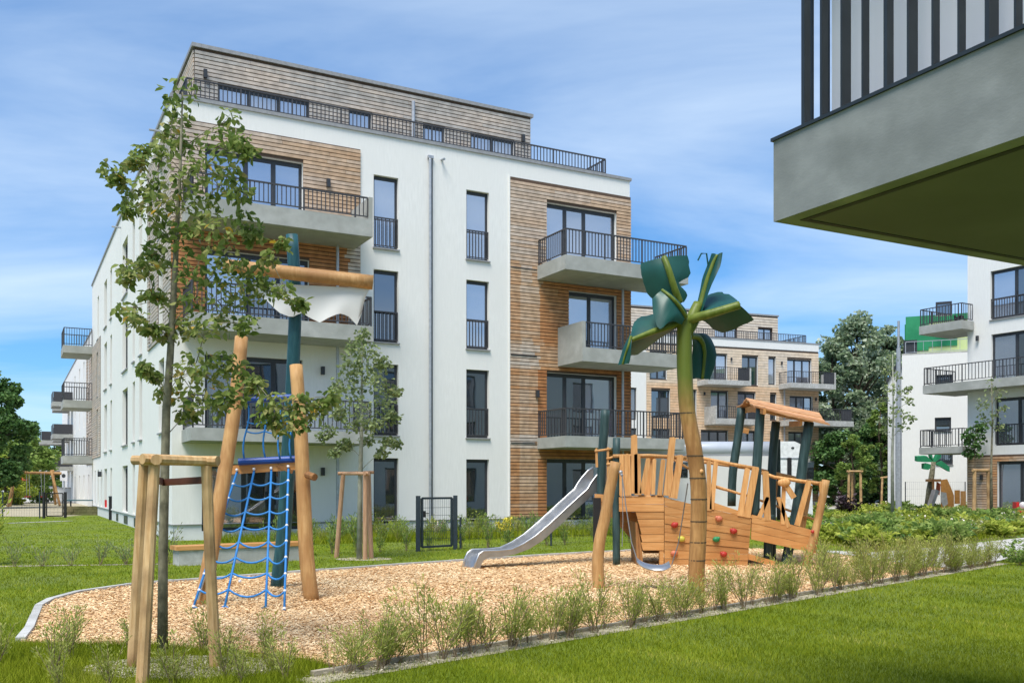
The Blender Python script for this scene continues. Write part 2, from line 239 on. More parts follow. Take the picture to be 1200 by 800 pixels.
# ---------------------------------------------------------------- building helpers
LOCAL = set()            # roots whose parts are given in the root's own axes
def root_of(o):
    while o.parent: o = o.parent
    return o
class MB:
    def __init__(s): s.v, s.f, s.w, s.cur, s.mi, s.curm = [], [], [], 0.5, [], 0
    def add(s, vs, fs):
        n = len(s.v); s.v += [tuple(p) for p in vs]; s.w += [s.cur] * len(vs)
        s.f += [tuple(n + i for i in f) for f in fs]; s.mi += [s.curm] * len(fs); return s
    def hexa(s, p):      # p: 8 points, bottom ring 0-3, top ring 4-7
        return s.add(p, [(3, 2, 1, 0), (4, 5, 6, 7), (0, 1, 5, 4), (1, 2, 6, 5), (2, 3, 7, 6), (3, 0, 4, 7)])
    def box(s, x0, x1, y0, y1, z0, z1, m=None):
        p = [(x0, y0, z0), (x1, y0, z0), (x1, y1, z0), (x0, y1, z0), (x0, y0, z1), (x1, y0, z1), (x1, y1, z1), (x0, y1, z1)]
        if m: p = [m(*q) for q in p]
        return s.hexa(p)
    def quad(s, a, b, c, d): return s.add([a, b, c, d], [(0, 1, 2, 3)])
    def bar(s, a, b, w, t, up=(0, 0, 1)):     # rectangular bar from a to b; w across, t along up
        a, b = Vector(a), Vector(b); d = (b - a).normalized(); up = Vector(up)
        x = d.cross(up)
        if x.length < 1e-4: x = d.cross(Vector((0, 1, 0)))
        x.normalize(); y = x.cross(d).normalized(); x = x * w / 2; y = y * t / 2
        return s.hexa([a - x - y, a + x - y, a + x + y, a - x + y, b - x - y, b + x - y, b + x + y, b - x + y])
    def tube(s, pts, rad, n=8, cap=True, jitter=0.0):
        pts = [Vector(p) for p in pts]
        if not isinstance(rad, (list, tuple)): rad = [rad] * len(pts)
        rings, ref = [], None
        vs = []
        for i, p in enumerate(pts):
            d = (pts[min(i + 1, len(pts) - 1)] - pts[max(i - 1, 0)]).normalized()
            if ref is None:
                ref = d.cross(Vector((0.13, 1, 0.05)))
                if ref.length < 0.05: ref = d.cross(Vector((1, 0, 0)))
            ref = (ref - d * ref.dot(d)).normalized(); q = d.cross(ref)
            for k in range(n):
                a = 2 * math.pi * k / n; rr = rad[i] * (1 + (random.uniform(-jitter, jitter) if jitter else 0))
                vs.append(p + ref * (math.cos(a) * rr) + q * (math.sin(a) * rr))
        fs = []
        for i in range(len(pts) - 1):
            for k in range(n):
                a, b = i * n + k, i * n + (k + 1) % n
                fs.append((a, b, b + n, a + n))
        if cap: fs += [tuple(range(n))[::-1], tuple((len(pts) - 1) * n + k for k in range(n))]
        return s.add(vs, fs)
    def prism(s, poly, off):   # polygon (3-D points) swept by the vector off
        n = len(poly); off = Vector(off); top = [Vector(p) + off for p in poly]
        return s.add(list(poly) + top, [tuple(range(n))[::-1], tuple(n + i for i in range(n))] + [(i, (i + 1) % n, n + (i + 1) % n, n + i) for i in range(n)])
    def ball(s, c, r, nu=8, nv=5, sc=(1, 1, 1), jit=0.0):
        vs = [(c[0], c[1], c[2] - r * sc[2])]
        for j in range(1, nv):
            ph = -math.pi / 2 + math.pi * j / nv
            for i in range(nu):
                th = 2 * math.pi * i / nu; q = r * (1 + random.uniform(-jit, jit))
                vs.append((c[0] + q * sc[0] * math.cos(ph) * math.cos(th), c[1] + q * sc[1] * math.cos(ph) * math.sin(th), c[2] + q * sc[2] * math.sin(ph)))
        vs.append((c[0], c[1], c[2] + r * sc[2])); fs = []
        for i in range(nu): fs.append((0, 1 + (i + 1) % nu, 1 + i))
        for j in range(nv - 2):
            for i in range(nu):
                a = 1 + j * nu + i; b = 1 + j * nu + (i + 1) % nu; fs.append((a, b, b + nu, a + nu))
        last = len(vs) - 1; o = 1 + (nv - 2) * nu
        for i in range(nu): fs.append((o + i, o + (i + 1) % nu, last))
        return s.add(vs, fs)
    def mesh(s, name, mats, org=(0, 0, 0), smooth=False, bevel=0):
        me = bpy.data.meshes.new(name)
        me.from_pydata([(p[0] - org[0], p[1] - org[1], p[2] - org[2]) for p in s.v], [], s.f)
        for m in (mats if isinstance(mats, (list, tuple)) else [mats]): me.materials.append(m)
        if any(s.mi): me.polygons.foreach_set('material_index', s.mi)
        if len(set(s.w)) > 1 or s.w and s.w[0] != 0.5:
            at = me.attributes.new('v', 'FLOAT', 'POINT'); at.data.foreach_set('value', s.w)
        if smooth: me.polygons.foreach_set('use_smooth', [True] * len(me.polygons))
        me.update(); return me
    def part(s, name, mats, parent, smooth=False, kind=None, label=None):
        r = root_of(parent); org = (0, 0, 0) if r.name in LOCAL else r.location
        o = bpy.data.objects.new(name, s.mesh(name, mats, org, smooth)); COL.objects.link(o); o.parent = parent
        if kind: o['kind'] = kind
        if label: o['label'] = label
        return o
def tag(o, label=None, cat=None, group=None, kind=None):
    for k, v in (('label', label), ('category', cat), ('group', group), ('kind', kind)):
        if v: o[k] = v
    return o
def thing(name, label, cat, loc=(0, 0, 0), group=None, rz=0, local=False):
    o = bpy.data.objects.new(name, None); COL.objects.link(o); o.location = loc; o.rotation_euler.z = rz
    o.empty_display_size = 0.3
    if local: LOCAL.add(o.name)
    return tag(o, label, cat, group)
def solo(mb, name, mats, base, label=None, cat=None, group=None, kind=None, smooth=False):
    o = bpy.data.objects.new(name, mb.mesh(name, mats, base, smooth)); COL.objects.link(o); o.location = base
    return tag(o, label, cat, group, kind)
def dup(root, loc, rz=0, scale=1.0, label=None):
    def cp(o, par):
        c = o.copy(); COL.objects.link(c); c.parent = par
        for ch in o.children: cp(ch, c)
        return c
    r = cp(root, None); r.location = loc; r.rotation_euler.z = rz; r.scale = (scale,) * 3
    if label: r['label'] = label
    return r
def at(px, py, Y): return Vector(((px - 600) / FPX * Y, Y, CAMH + (HOR - py) / FPX * Y))
def G(px, py):
    Y = FPX * CAMH / (py - HOR); return Vector(((px - 600) / FPX * Y, Y, 0))
def np_mesh(name, V, nv, mat, attr=None, quads=None, smooth=False):
    """V: (n, nv, 3) one small polygon per row (quads: extra index pattern per element)"""
    n = V.shape[0]; me = bpy.data.meshes.new(name)
    pat = np.array(quads if quads is not None else [list(range(nv))]); npoly, k = pat.shape
    idx = (np.arange(n)[:, None, None] * nv + pat[None]).reshape(-1)
    me.vertices.add(n * nv); me.vertices.foreach_set('co', V.reshape(-1).astype(np.float32))
    me.loops.add(n * npoly * k); me.loops.foreach_set('vertex_index', idx.astype(np.int32))
    me.polygons.add(n * npoly); me.polygons.foreach_set('loop_start', (np.arange(n * npoly) * k).astype(np.int32))
    me.materials.append(mat)
    if attr is not None:
        a = me.attributes.new('v', 'FLOAT', 'POINT'); a.data.foreach_set('value', np.repeat(np.clip(attr, 0, 1), nv).astype(np.float32))
    me.update(calc_edges=True); return me
def rand_dirs(n, up=0.0):
    d = RNG.normal(size=(n, 3)); d[:, 2] += up
    return d / np.linalg.norm(d, axis=1)[:, None]
def leaf_array(C, size, droop=0.3, wid=0.5, up=0.6, D=None):
    """folded leaf of 6 points per centre"""
    n = len(C)
    if D is None:
        D = RNG.normal(size=(n, 3)); D[:, 2] = D[:, 2] * 0.5 - droop
    D = D / np.linalg.norm(D, axis=1)[:, None]
    Nn = RNG.normal(size=(n, 3)) * 0.7; Nn[:, 2] += up
    S = np.cross(D, Nn); S /= np.linalg.norm(S, axis=1)[:, None]; Nn = np.cross(S, D)
    sz = size * RNG.uniform(0.65, 1.25, n)[:, None]
    V = np.empty((n, 6, 3)); w = wid * 0.5 * sz
    V[:, 0] = C; V[:, 1] = C + D * sz * 0.35 + S * w + Nn * w * 0.35; V[:, 2] = C + D * sz * 0.72 + S * w * 0.75 + Nn * w * 0.2
    V[:, 3] = C + D * sz - Nn * sz * 0.08
    V[:, 4] = C + D * sz * 0.72 - S * w * 0.75 + Nn * w * 0.2; V[:, 5] = C + D * sz * 0.35 - S * w + Nn * w * 0.35
    return V
LEAFQ = [[0, 1, 2, 3], [0, 3, 4, 5]]
def clump_points(clumps, per, flat=0.8):
    C, T = [], []
    for (x, y, z, r) in clumps:
        k = max(4, int(per * (0.7 + 0.6 * random.random())))
        p = RNG.normal(size=(k, 3)); p /= np.maximum(1.0, np.linalg.norm(p, axis=1) / 1.6)[:, None]
        p *= r * 0.62; p[:, 2] *= flat
        tone = random.uniform(-0.16, 0.16)
        C.append(p + np.array([x, y, z])); T.append(np.clip(RNG.normal(0.45 + tone, 0.2, k), 0, 1))
    return np.concatenate(C), np.concatenate(T)
def inpoly(P, poly):
    x, y = P[:, 0], P[:, 1]; r = np.zeros(len(P), bool); n = len(poly)
    for i in range(n):
        x0, y0 = poly[i][:2]; x1, y1 = poly[(i + 1) % n][:2]
        c = ((y0 > y) != (y1 > y)) & (x < (x1 - x0) * (y - y0) / (y1 - y0 + 1e-12) + x0); r ^= c
    return r
def sheet(name, poly, z, mat, kind='structure', thick=0.0):
    mb = MB()
    if thick: mb.prism([(p[0], p[1], z - thick) for p in poly], (0, 0, thick))
    else: mb.add([(p[0], p[1], z) for p in poly], [tuple(range(len(poly)))])
    return solo(mb, name, mat, (0, 0, 0), kind=kind)
# ---------------------------------------------------------------- facade kit (a along the wall, o outward, z up)
def wall_grid(mb, m, a0, a1, z0, z1, holes, depth=0.2, o=0.0):
    hs = [(max(a0, h[0]), min(a1, h[1]), max(z0, h[2]), min(z1, h[3])) for h in holes]
    hs = [h for h in hs if h[1] > h[0] + .01 and h[3] > h[2] + .01]
    A = sorted({a0, a1, *[h[0] for h in hs], *[h[1] for h in hs]}); Z = sorted({z0, z1, *[h[2] for h in hs], *[h[3] for h in hs]})
    for i in range(len(A) - 1):
        for j in range(len(Z) - 1):
            ca, cz = (A[i] + A[i + 1]) / 2, (Z[j] + Z[j + 1]) / 2
            if any(h[0] < ca < h[1] and h[2] < cz < h[3] for h in hs): continue
            mb.quad(m(A[i], o, Z[j]), m(A[i + 1], o, Z[j]), m(A[i + 1], o, Z[j + 1]), m(A[i], o, Z[j + 1]))
    if depth:
        for (p, q, r, t) in hs:
            d = o - depth
            mb.quad(m(p, o, r), m(p, d, r), m(p, d, t), m(p, o, t)); mb.quad(m(q, o, r), m(q, d, r), m(q, d, t), m(q, o, t))
            mb.quad(m(p, o, t), m(q, o, t), m(q, d, t), m(p, d, t)); mb.quad(m(p, o, r), m(q, o, r), m(q, d, r), m(p, d, r))
def window(root, m, a0, a1, z0, z1, panes=1, rail=False, sill=True, glass='glass', depth=0.2, fr=0.07, ratios=None, handle=False):
    o0, o1 = -depth, -depth + 0.07
    f = MB()
    f.box(a0, a1, o0, o1, z0, z0 + fr, m); f.box(a0, a1, o0, o1, z1 - fr * 1.5, z1, m)
    f.box(a0, a0 + fr, o0, o1 - .002, z0 + fr, z1 - fr * 1.5, m); f.box(a1 - fr, a1, o0, o1 - .002, z0 + fr, z1 - fr * 1.5, m)
    cuts = [a0 + fr * .5]
    rs = ratios or [1] * panes; tot = sum(rs); acc = 0
    for r in rs: acc += r; cuts.append(a0 + fr * .5 + (a1 - a0 - fr) * acc / tot)
    for c in cuts[1:-1]: f.box(c - fr * .8, c + fr * .8, o0, o1 - .004, z0 + fr, z1 - fr * 1.5, m)
    w = f.part('window', M['frame'], root)
    gl = glass if isinstance(glass, (list, tuple)) else [glass] * panes
    for i in range(len(cuts) - 1):
        g = MB(); g.box(cuts[i] + fr * .4, cuts[i + 1] - fr * .4, o0 + .02, o0 + .045, z0 + fr * .9, z1 - fr * 1.4, m)
        g.part('pane', M[gl[i % len(gl)]], w)
    if sill: MB().box(a0 - .03, a1 + .03, -depth + .07, .06, z0 - .045, z0 - .002, m).part('sill', M['coping'], w)
    if rail:
        b = MB(); zt = z0 + 0.92; b.box(a0 + .01, a1 - .01, -.06, -.03, zt, zt + .04, m); b.box(a0 + .01, a1 - .01, -.055, -.035, z0 + .07, z0 + .10, m)
        n = max(3, round((a1 - a0) / .125))
        for i in range(n + 1):
            c = a0 + .025 + (a1 - a0 - .05) * i / n; b.box(c - .014, c + .014, -.053, -.037, z0 + .10, zt, m)
        b.part('railing', M['rail'], w)
    if handle: MB().box(cuts[1] + .02, cuts[1] + .05, o1, o1 + .04, z0 + 1.0, z0 + 1.14, m).part('handle', M['frame'], w)
    return w
def rail_run(b, m, pts, z0, z1, pitch=.125, w=.03, fancy=True):
    """bars between the (a, o) points of a polyline"""
    for (p, q) in zip(pts[:-1], pts[1:]):
        P, Q = Vector(m(p[0], p[1], 0)), Vector(m(q[0], q[1], 0)); zt = Vector((0, 0, 1)); L = (Q - P).length
        b.bar(P + zt * (z1 - .02), Q + zt * (z1 - .02), .05, .04); b.bar(P + zt * (z0 + .08), Q + zt * (z0 + .08), .03, .03)
        n = max(1, round(L / pitch)); d = (Q - P) / n
        for i in range(n + 1):
            c = P + d * i; wide = (i % 12 == 0)
            ww = w * (1.35 if wide else .8)
            b.box(c.x - ww / 2, c.x + ww / 2, c.y - ww / 2, c.y + ww / 2, z0 + (0 if wide else .09), z1 - .04)
def balcony(root, m, a0, a1, pr, z0, z1, zr, left='rail', right='rail', front='rail', mat='concrete', pitch=.125, gap=.003, panel_mat=None, drain=None, o0=None):
    oo = gap if o0 is None else o0
    s = MB(); s.box(a0, a1, oo, pr, z0, z1, m)
    s.box(a0 + .04, a1 - .04, oo + .02, pr - .04, z0 - .012, z0 - .001, m)
    sl = s.part('balcony', M[mat], root)
    b = MB(); e = .05; pts = []
    pm = panel_mat or mat
    if left == 'rail': pts.append((a0 + e, oo + .05))
    pts += [(a0 + (e if left == 'rail' else .14), pr - e), (a1 - (e if right == 'rail' else .14), pr - e)]
    if right == 'rail': pts.append((a1 - e, oo + .05))
    if front == 'rail': rail_run(b, m, pts, z1, zr, pitch)
    if b.v: b.part('railing', M['rail'], sl)
    if left == 'panel': MB().box(a0, a0 + .12, oo, pr, z1, zr, m).part('side_panel', M[pm], sl)
    if right == 'panel': MB().box(a1 - .12, a1, oo, pr, z1, zr, m).part('side_panel', M[pm], sl)
    if drain is not None:
        p = MB(); P = Vector(m(drain, .25, 0)); p.tube([P + Vector((0, 0, z0 - 2.42)), P + Vector((0, 0, z0))], .045, 8); p.part('downpipe', M['metal'], sl)
    return sl
def cladding(root, m, a0, a1, z0, z1, holes, wfn, pitch=.115, h=.09, mat='slat', back='slat_back', o=.012, th=.035, name='cladding', joint=3.2):
    bk = MB(); wall_grid(bk, m, a0, a1, z0, z1, holes, depth=0, o=o)
    bp = bk.part('backing', M[back], root)
    s = MB(); n = int((z1 - z0) / pitch)
    for i in range(n):
        zz = z0 + i * pitch + .01
        segs = [(a0, a1)]
        for (p, q, r, t) in holes:
            if r < zz + h and t > zz:
                ns = []
                for (x, y) in segs:
                    if q <= x or p >= y: ns.append((x, y)); continue
                    if p > x: ns.append((x, p))
                    if q < y: ns.append((q, y))
                segs = ns
        for (x, y) in segs:
            cuts = [x]; c = x + random.uniform(.4, 1) * joint
            while c < y - .3: cuts.append(c); c += joint * random.uniform(.7, 1.2)
            cuts.append(y)
            for p, q in zip(cuts[:-1], cuts[1:]):
                if q - p < .03: continue
                # weather tone steps along the plank
                k = max(1, int((q - p) / .35)); base = random.uniform(-.09, .09)
                for t in range(k):
                    u0, u1 = p + (q - p) * t / k, p + (q - p) * (t + 1) / k
                    s.cur = min(1, max(0, wfn((u0 + u1) / 2, zz) + base))
                    s.box(u0 + (.004 if t == 0 else 0), u1 - (.004 if t == k - 1 else 0), o + .002, o + th, zz, zz + h, m)
    return s.part(name, M[mat], bp, kind='stuff')
def wall_lamp(root, m, a, z):
    return MB().box(a - .05, a + .05, .06, .17, z - .12, z + .12, m).part('wall_lamp', M['frame'], root)

# ================================================================ main apartment building
YAW = R(28.1)
B = thing('apartment_building', 'white four-storey apartment block with timber-clad balcony bays and a set-back timber top floor', 'apartment building', (-9.43, 26.15, 0), rz=YAW, local=True)
mf = lambda a, o, z: (a, -o, z)
ms = lambda a, o, z: (-o, a, z)
W, D, TOP = 15.42, 28.3, 12.30
ROWS = [(8.84, 11.07), (5.95, 8.17), (3.08, 5.28), (0.36, 2.38)]
holes = []
for r in ROWS: holes += [(5.88, 6.69, *r), (9.02, 9.84, *r)]
RW = [(12.0, 14.84, 8.86, 11.08), (12.87, 14.84, 5.98, 8.18), (12.0, 14.84, 3.08, 5.35), (12.0, 14.84, .36, 2.43)]
LW = [(.88, 3.68, 8.86, 11.06), (.88, 3.86, 6.02, 8.2), (.88, 3.68, 3.05, 5.24), (.80, 3.66, .25, 2.15)]
holes += RW + LW
w = MB(); wall_grid(w, mf, 0, W, .45, TOP, holes)
for h in holes:
    if h[2] < .45: pass
w.part('wall', M['plaster'], B)
# side wall
scols = [(1.5, 2.6), (4.05, 4.5), (6.6, 7.4), (8.7, 9.4), (11.0, 12.9), (17.2, 18.0), (19.6, 21.0), (24.0, 24.8)]
SROWS = [(8.9, 11.07), (6.0, 8.17), (3.1, 5.28), (0.5, 2.3)]
sholes = []
for i, c in enumerate(scols):
    for j, r in enumerate(SROWS):
        if i == 1 and j > 1: continue
        sholes.append((*c, *r))
for c in ((22.3, 22.9), (26.0, 26.6)): sholes.append((*c, .5, 2.3))
w = MB(); wall_grid(w, ms, 0, D, .45, TOP, sholes); w.part('wall', M['plaster'], B)
w = MB(); w.quad((W, 0, .0), (W, D, .0), (W, D, TOP), (W, 0, TOP)); w.quad((0, D, 0), (W, D, 0), (W, D, TOP), (0, D, TOP)); w.part('wall', M['plaster'], B)
# socle, drip rail and kerb of the base
w = MB(); so = [h for h in holes if h[2] < .45]
wall_grid(w, mf, .03, W, -.1, .43, [(h[0], h[1], h[2], .5) for h in so], depth=.15, o=-.03)
wall_grid(w, ms, .0, D, -.1, .43, [], depth=0, o=-.03); w.part('socle', M['plaster_grey'], B)
w = MB()
edges = sorted([(h[0], h[1]) for h in so]); x = 0
for e in edges + [(W, W)]:
    if e[0] - x > .05: w.box(x, e[0], -.03, .015, .43, .455, mf)
    x = e[1]
w.box(0.02, D, -.03, .015, .43, .455, ms); w.part('drip_rail', M['coping'], B)
for c in ((11.3, 12.6), (8.0, 9.2), (14.8, 15.6), (17.6, 18.3)): MB().box(c[0], c[1], -.06, -.015, .05, .36, ms).part('cellar_vent', M['frame'], B)
# roof and copings
MB().box(.25, W - .02, .25, D - .02, 11.9, 12.05).part('roof', M['concrete_light'], B)
w = MB(); w.box(-.05, W + .05, -.05, .32, TOP, TOP + .10); w.box(-.05, .32, .32, D, TOP, TOP + .10); w.box(W - .27, W + .05, .32, D, TOP, TOP + .10)
w.part('coping', M['coping'], B)
# penthouse
px0, px1, py0, py1, pz = .77, 11.93, 1.0, 16.0, 14.25
ph = [(1.42, 4.15, 12.45, 13.32), (5.4, 6.16, 12.45, 13.35), (7.91, 8.70, 12.45, 13.32), (9.64, 11.29, 12.45, 13.35)]
mp_ = lambda a, o, z: (a, py0 - o, z)
mps = lambda a, o, z: (px0 - o, a, z)
mpr = lambda a, o, z: (px1 + o, a, z)
w = MB(); wall_grid(w, mp_, px0, px1, 12.0, pz, ph, .15, o=0); wall_grid(w, mps, py0, py1, 12.0, pz, [], 0); wall_grid(w, mpr, py0, py1, 12.0, pz, [], 0)
top = w.part('penthouse_wall', M['plaster_grey'], B)
cladding(B, mp_, px0, px1, 12.06, pz, ph, lambda a, z: .93 + .06 * math.sin(a * 1.7), pitch=.118)
cladding(B, mps, py0, py1, 12.06, pz, [], lambda a, z: .8, pitch=.118, joint=5)
w = MB(); w.box(px0 - .09, px1 + .09, py0 - .09, py1, pz, pz + .11); w.part('penthouse_roof', M['coping'], B)
for h, n in zip(ph, (3, 1, 1, 2)): window(B, mp_, *h, panes=n, sill=False, glass=['glass', 'glass_curtain', 'glass'], depth=.12)
wall_lamp(B, mp_, 1.05, 13.5); wall_lamp(B, mp_, 11.6, 13.45)
MB().tube([(7.55, .9, 12.0), (7.55, .9, 13.95)], .06, 8).part('vent_pipe', M['metal'], B)
# terrace railing behind the parapet
rb = MB(); mt = lambda a, o, z: (a, -o, z)
rail_run(rb, mt, [(.42, -6), (.42, -.18), (14.5, -.18), (14.5, -3)], 12.42, 13.0, .125)
rb.part('terrace_railing', M['rail'], B)
# timber bays
def wR(a, z):
    t = .70 if z > 8.9 else (.12 + (.10 if z > 5.5 else 0) + .05 * math.sin(a * 2.1 + z))
    if z > 8.9: t -= .10 * (a - 10.6) / 4.8
    if z <= 8.9 and a < 11.75: t += .28 * max(0, math.sin((a - 10.6) * 2.9)) + (.22 if a > 11.2 else .12)
    if 5.4 < z < 6.2 and a < 12.6: t += .25
    if 2.7 < z < 3.2 and a < 11.8: t += .3
    return t
cladding(B, mf, 10.60, W + .03, .47, 11.73, RW, wR)
MB().box(10.56, 10.597, 0.002, .05, .47, 11.76, mf).part('trim', M['plaster'], B)
for zz in (8.73, 5.83, 2.93): MB().box(10.62, 11.6, .05, .062, zz, zz + .03, mf).part('joint_strip', M['frame'], B)
cladding(B, mf, -.03, 5.45, 5.86, 11.75, LW, lambda a, z: (.78 - .04 * a) if z > 8.85 else (.12 + (.65 if a > 5.0 else 0)))
cladding(B, ms, 0.06, 4.97, 5.86, 11.75, sholes, lambda a, z: .9, joint=5)
cladding(B, ms, 22.9, 28.3, 2.95, 8.9, sholes, lambda a, z: .85, joint=5)
# windows
for i, r in enumerate(ROWS):
    for (a0, a1, k) in ((5.88, 6.69, 0), (9.02, 9.84, 1)):
        g = ['glass', 'glass_dark', 'glass_dark', 'glass_dark'][i] if k == 0 else ['glass', 'glass', 'glass_dark', 'glass_dark'][i]
        window(B, mf, a0, a1, *r, rail=i < 3, sill=True, glass=g)
for i, h in enumerate(RW): window(B, mf, *h, panes=2 if i == 1 else 3, sill=False, ratios=[1, 1.15] if i == 1 else [1, 1, 1.6], glass=['glass', 'glass_curtain', 'glass'] if i < 2 else ['glass_dark', 'glass_dark', 'glass'], fr=.085, handle=True)
for i, h in enumerate(LW): window(B, mf, *h, panes=3, sill=False, ratios=[1.4, 1, 1], glass='glass' if i == 0 else ['glass', 'glass_dark', 'glass_dark'], fr=.085, handle=True)
for h in sholes: window(B, ms, *h, panes=1, sill=h[2] > .6, glass='glass_dark', rail=False)
# downpipes
w = MB(); w.tube([mf(7.72, .02, 11.86), mf(7.72, .09, 11.80), mf(7.72, .09, .35)], .045, 8); w.box(7.66, 7.72 + .12, -.02, .1, 11.84, 11.93, mf); w.part('downpipe', M['metal'], B)
w = MB(); w.box(7.79, 7.83, .002, .03, .47, 11.86, mf); w.part('pipe_guide', M['frame'], B)
w = MB(); w.tube([mf(8.15, 0, 11.88), mf(8.15, .22, 11.84)], .04, 8); w.part('overflow_pipe', M['metal'], B)
for s_, z in ((4.2, 11.9), (8.9, 11.9), (13.4, 11.9), (2.0, 12.0)): MB().tube([ms(s_, 0, z), ms(s_, .35, z)], .035, 6).part('overflow_pipe', M['metal'], B)
wall_lamp(B, mf, 4.42, 10.55); wall_lamp(B, mf, 4.25, 4.95); wall_lamp(B, mf, 4.25, 1.95); wall_lamp(B, mf, 11.6, 4.6)
MB().box(22.0, 22.16, .03, .2, 1.95, 2.2, ms).part('wall_lamp', M['frame'], B)
# balconies of the street front
balcony(B, mf, 11.63, 16.55, 1.85, 8.42, 8.88, 9.74, drain=14.95)
balcony(B, mf, 12.43, 16.35, 1.60, 5.57, 6.03, 6.87, left='panel', drain=14.95)
balcony(B, mf, 11.63, 16.40, 1.85, 2.76, 3.12, 4.02, drain=14.95)
balcony(B, mf, .25, 5.28, 1.60, 8.70, 9.20, 9.84, right='panel', drain=4.66)
balcony(B, mf, .25, 5.33, 1.50, 5.70, 6.14, 7.0, drain=4.66)
balcony(B, mf, .25, 5.28, 1.60, 2.73, 3.07, 3.96, drain=4.66)
for z0 in (8.95, 6.05, 3.1):           # corner balconies at the far end
    balcony(B, ms, 27.6, 30.2, 1.45, z0 - .40, z0, z0 + .95)
# side wing continuing behind
Wg = thing('apartment_wing', 'long white rear wing with stacked grey balconies running back on the left', 'apartment building', (-9.43, 26.15, 0), rz=YAW, local=True)
mw = lambda a, o, z: (1.15 - o, a, z)
wh = []
for c in (30.5, 32.5, 35.5, 38.5, 42, 47, 52, 57, 63):
    for r in SROWS: wh.append((c, c + 1.1, r[0], r[1]))
w = MB(); wall_grid(w, mw, D + .25, 86, 0, TOP, wh); w.quad((1.15, D + .25, 0), (14, D + .25, 0), (14, D + .25, TOP), (1.15, D + .25, TOP)); w.quad((1.15, 86, 0), (14, 86, 0), (14, 86, TOP), (1.15, 86, TOP)); w.part('wall', M['plaster'], Wg)
MB().box(1.1, 14, D + .2, 86, TOP, TOP + .1).part('roof', M['coping'], Wg)
for h in wh: window(Wg, mw, *h, sill=False)
cladding(Wg, mw, 44, 49.5, 3.0, 11.2, wh, lambda a, z: .8, pitch=.23, h=.18, joint=5)
for (a, pr) in ((66, 1.7), (71.5, 1.4), (79.5, 2.3)):
    for z0 in (9.0, 6.1, 3.2):
        if a == 79.5 and z0 > 8: continue
        balcony(Wg, mw, a, a + 3.6, pr, z0 - .4, z0, z0 + .95, pitch=.3, front='panel'); MB().box(a + .02, a + 3.58, pr - .08, pr - .03, z0 + .02, z0 + .9, mw).part('balcony_screen', M['rail'], Wg); MB().box(a + .02, a + .07, .05, pr - .1, z0 + .02, z0 + .9, mw).part('balcony_screen', M['rail'], Wg)

# ================================================================ middle building beyond the playground
MBd = thing('apartment_building', 'timber-clad apartment block in the middle distance with a white parapet band and glass-fronted balconies', 'apartment building', (1.647, 66.29, 0), rz=R(20), local=True)
L2 = 24.0
mh = [(13.7, 15.63, 9.2, 11.45), (16.92, 18.38, 9.2, 11.42), (19.31, 20.0, 9.3, 11.42), (21.04, 23.33, 9.3, 11.38), (9.0, 10.45, 9.35, 11.4),
      (14.18, 15.71, 6.1, 8.65), (16.54, 18.15, 6.4, 8.62), (19.46, 20.05, 6.6, 8.57), (21.27, 23.44, 6.55, 8.5), (7.0, 7.95, 6.3, 8.67), (9.14, 10.71, 6.5, 8.6), (12.3, 12.96, 6.4, 8.65),
      (13.33, 15.71, 3.4, 5.66), (16.92, 18.15, 3.6, 5.68), (19.46, 20.05, 3.6, 5.68), (21.15, 22.6, 3.6, 5.7), (9.14, 10.71, 3.5, 5.7), (12.3, 12.96, 3.5, 5.7), (7.0, 7.95, 3.5, 5.7),
      (13.33, 15.71, .3, 2.7), (16.9, 18.15, .6, 2.7), (21.0, 23.2, .3, 2.7), (9.14, 10.7, .5, 2.7)]
w = MB(); wall_grid(w, mf, 0, 8.75, 0, 12.61, mh); wall_grid(w, mf, 8.75, L2, 12.05, 12.61, [], 0, o=.05); wall_grid(w, mf, 8.75, L2, 0, 12.05, mh)
w.quad((L2, 0, 0), (L2, 14, 0), (L2, 14, 12.6), (L2, 0, 12.6)); w.quad((0, 14, 0), (L2, 14, 0), (L2, 14, 12.6), (0, 14, 12.6)); w.quad((0, 0, 0), (0, 14, 0), (0, 14, 12.6), (0, 0, 12.6))
w.part('wall', M['plaster'], MBd)
MB().box(0, L2, .1, 14, 12.4, 12.58).part('roof', M['coping'], MBd)
MB().box(8.7, L2 + .06, -.08, .2, 12.61, 12.70).part('coping', M['coping'], MBd)
cladding(MBd, mf, 8.75, L2, .3, 12.02, mh, lambda a, z: (.62 if z > 9.0 else .18) + .1 * math.sin(a), pitch=.2, h=.18, mat='clad_pale', joint=6)
for i, h in enumerate(mh): window(MBd, mf, *h, panes=1 if h[1] - h[0] < 1 else (3 if h[1] - h[0] > 2 else 2), sill=False, glass=['glass', 'glass_dark', 'glass_curtain'][i % 3] if h[2] > 6 else ['glass_dark', 'glass_curtain'][i % 2], fr=.09)
mpm = lambda a, o, z: (a, 1.5 - o, z)
w = MB(); phm = [(19.41, 20.76, 12.9, 13.93), (15.5, 17.5, 12.9, 13.9), (9.5, 11, 12.9, 13.9)]
wall_grid(w, mpm, 6.5, 21.27, 12.55, 14.9, phm); w.quad((21.27, 1.5, 12.5), (21.27, 10, 12.5), (21.27, 10, 14.9), (21.27, 1.5, 14.9)); w.part('penthouse_wall', M['slat_back'], MBd)
cladding(MBd, mpm, 6.5, 21.27, 12.6, 14.88, phm, lambda a, z: .85, pitch=.2, h=.165, mat='clad_pale', joint=6)
MB().box(6.4, 21.35, 1.42, 10, 14.9, 15.02).part('penthouse_roof', M['coping'], MBd)
for h in phm: window(MBd, mpm, *h, panes=2, sill=False)
rb = MB(); rail_run(rb, mf, [(8.0, -.25), (23.0, -.25), (23.0, -5)], 12.7, 13.35, .16, w=.04); rb.part('terrace_railing', M['rail'], MBd)
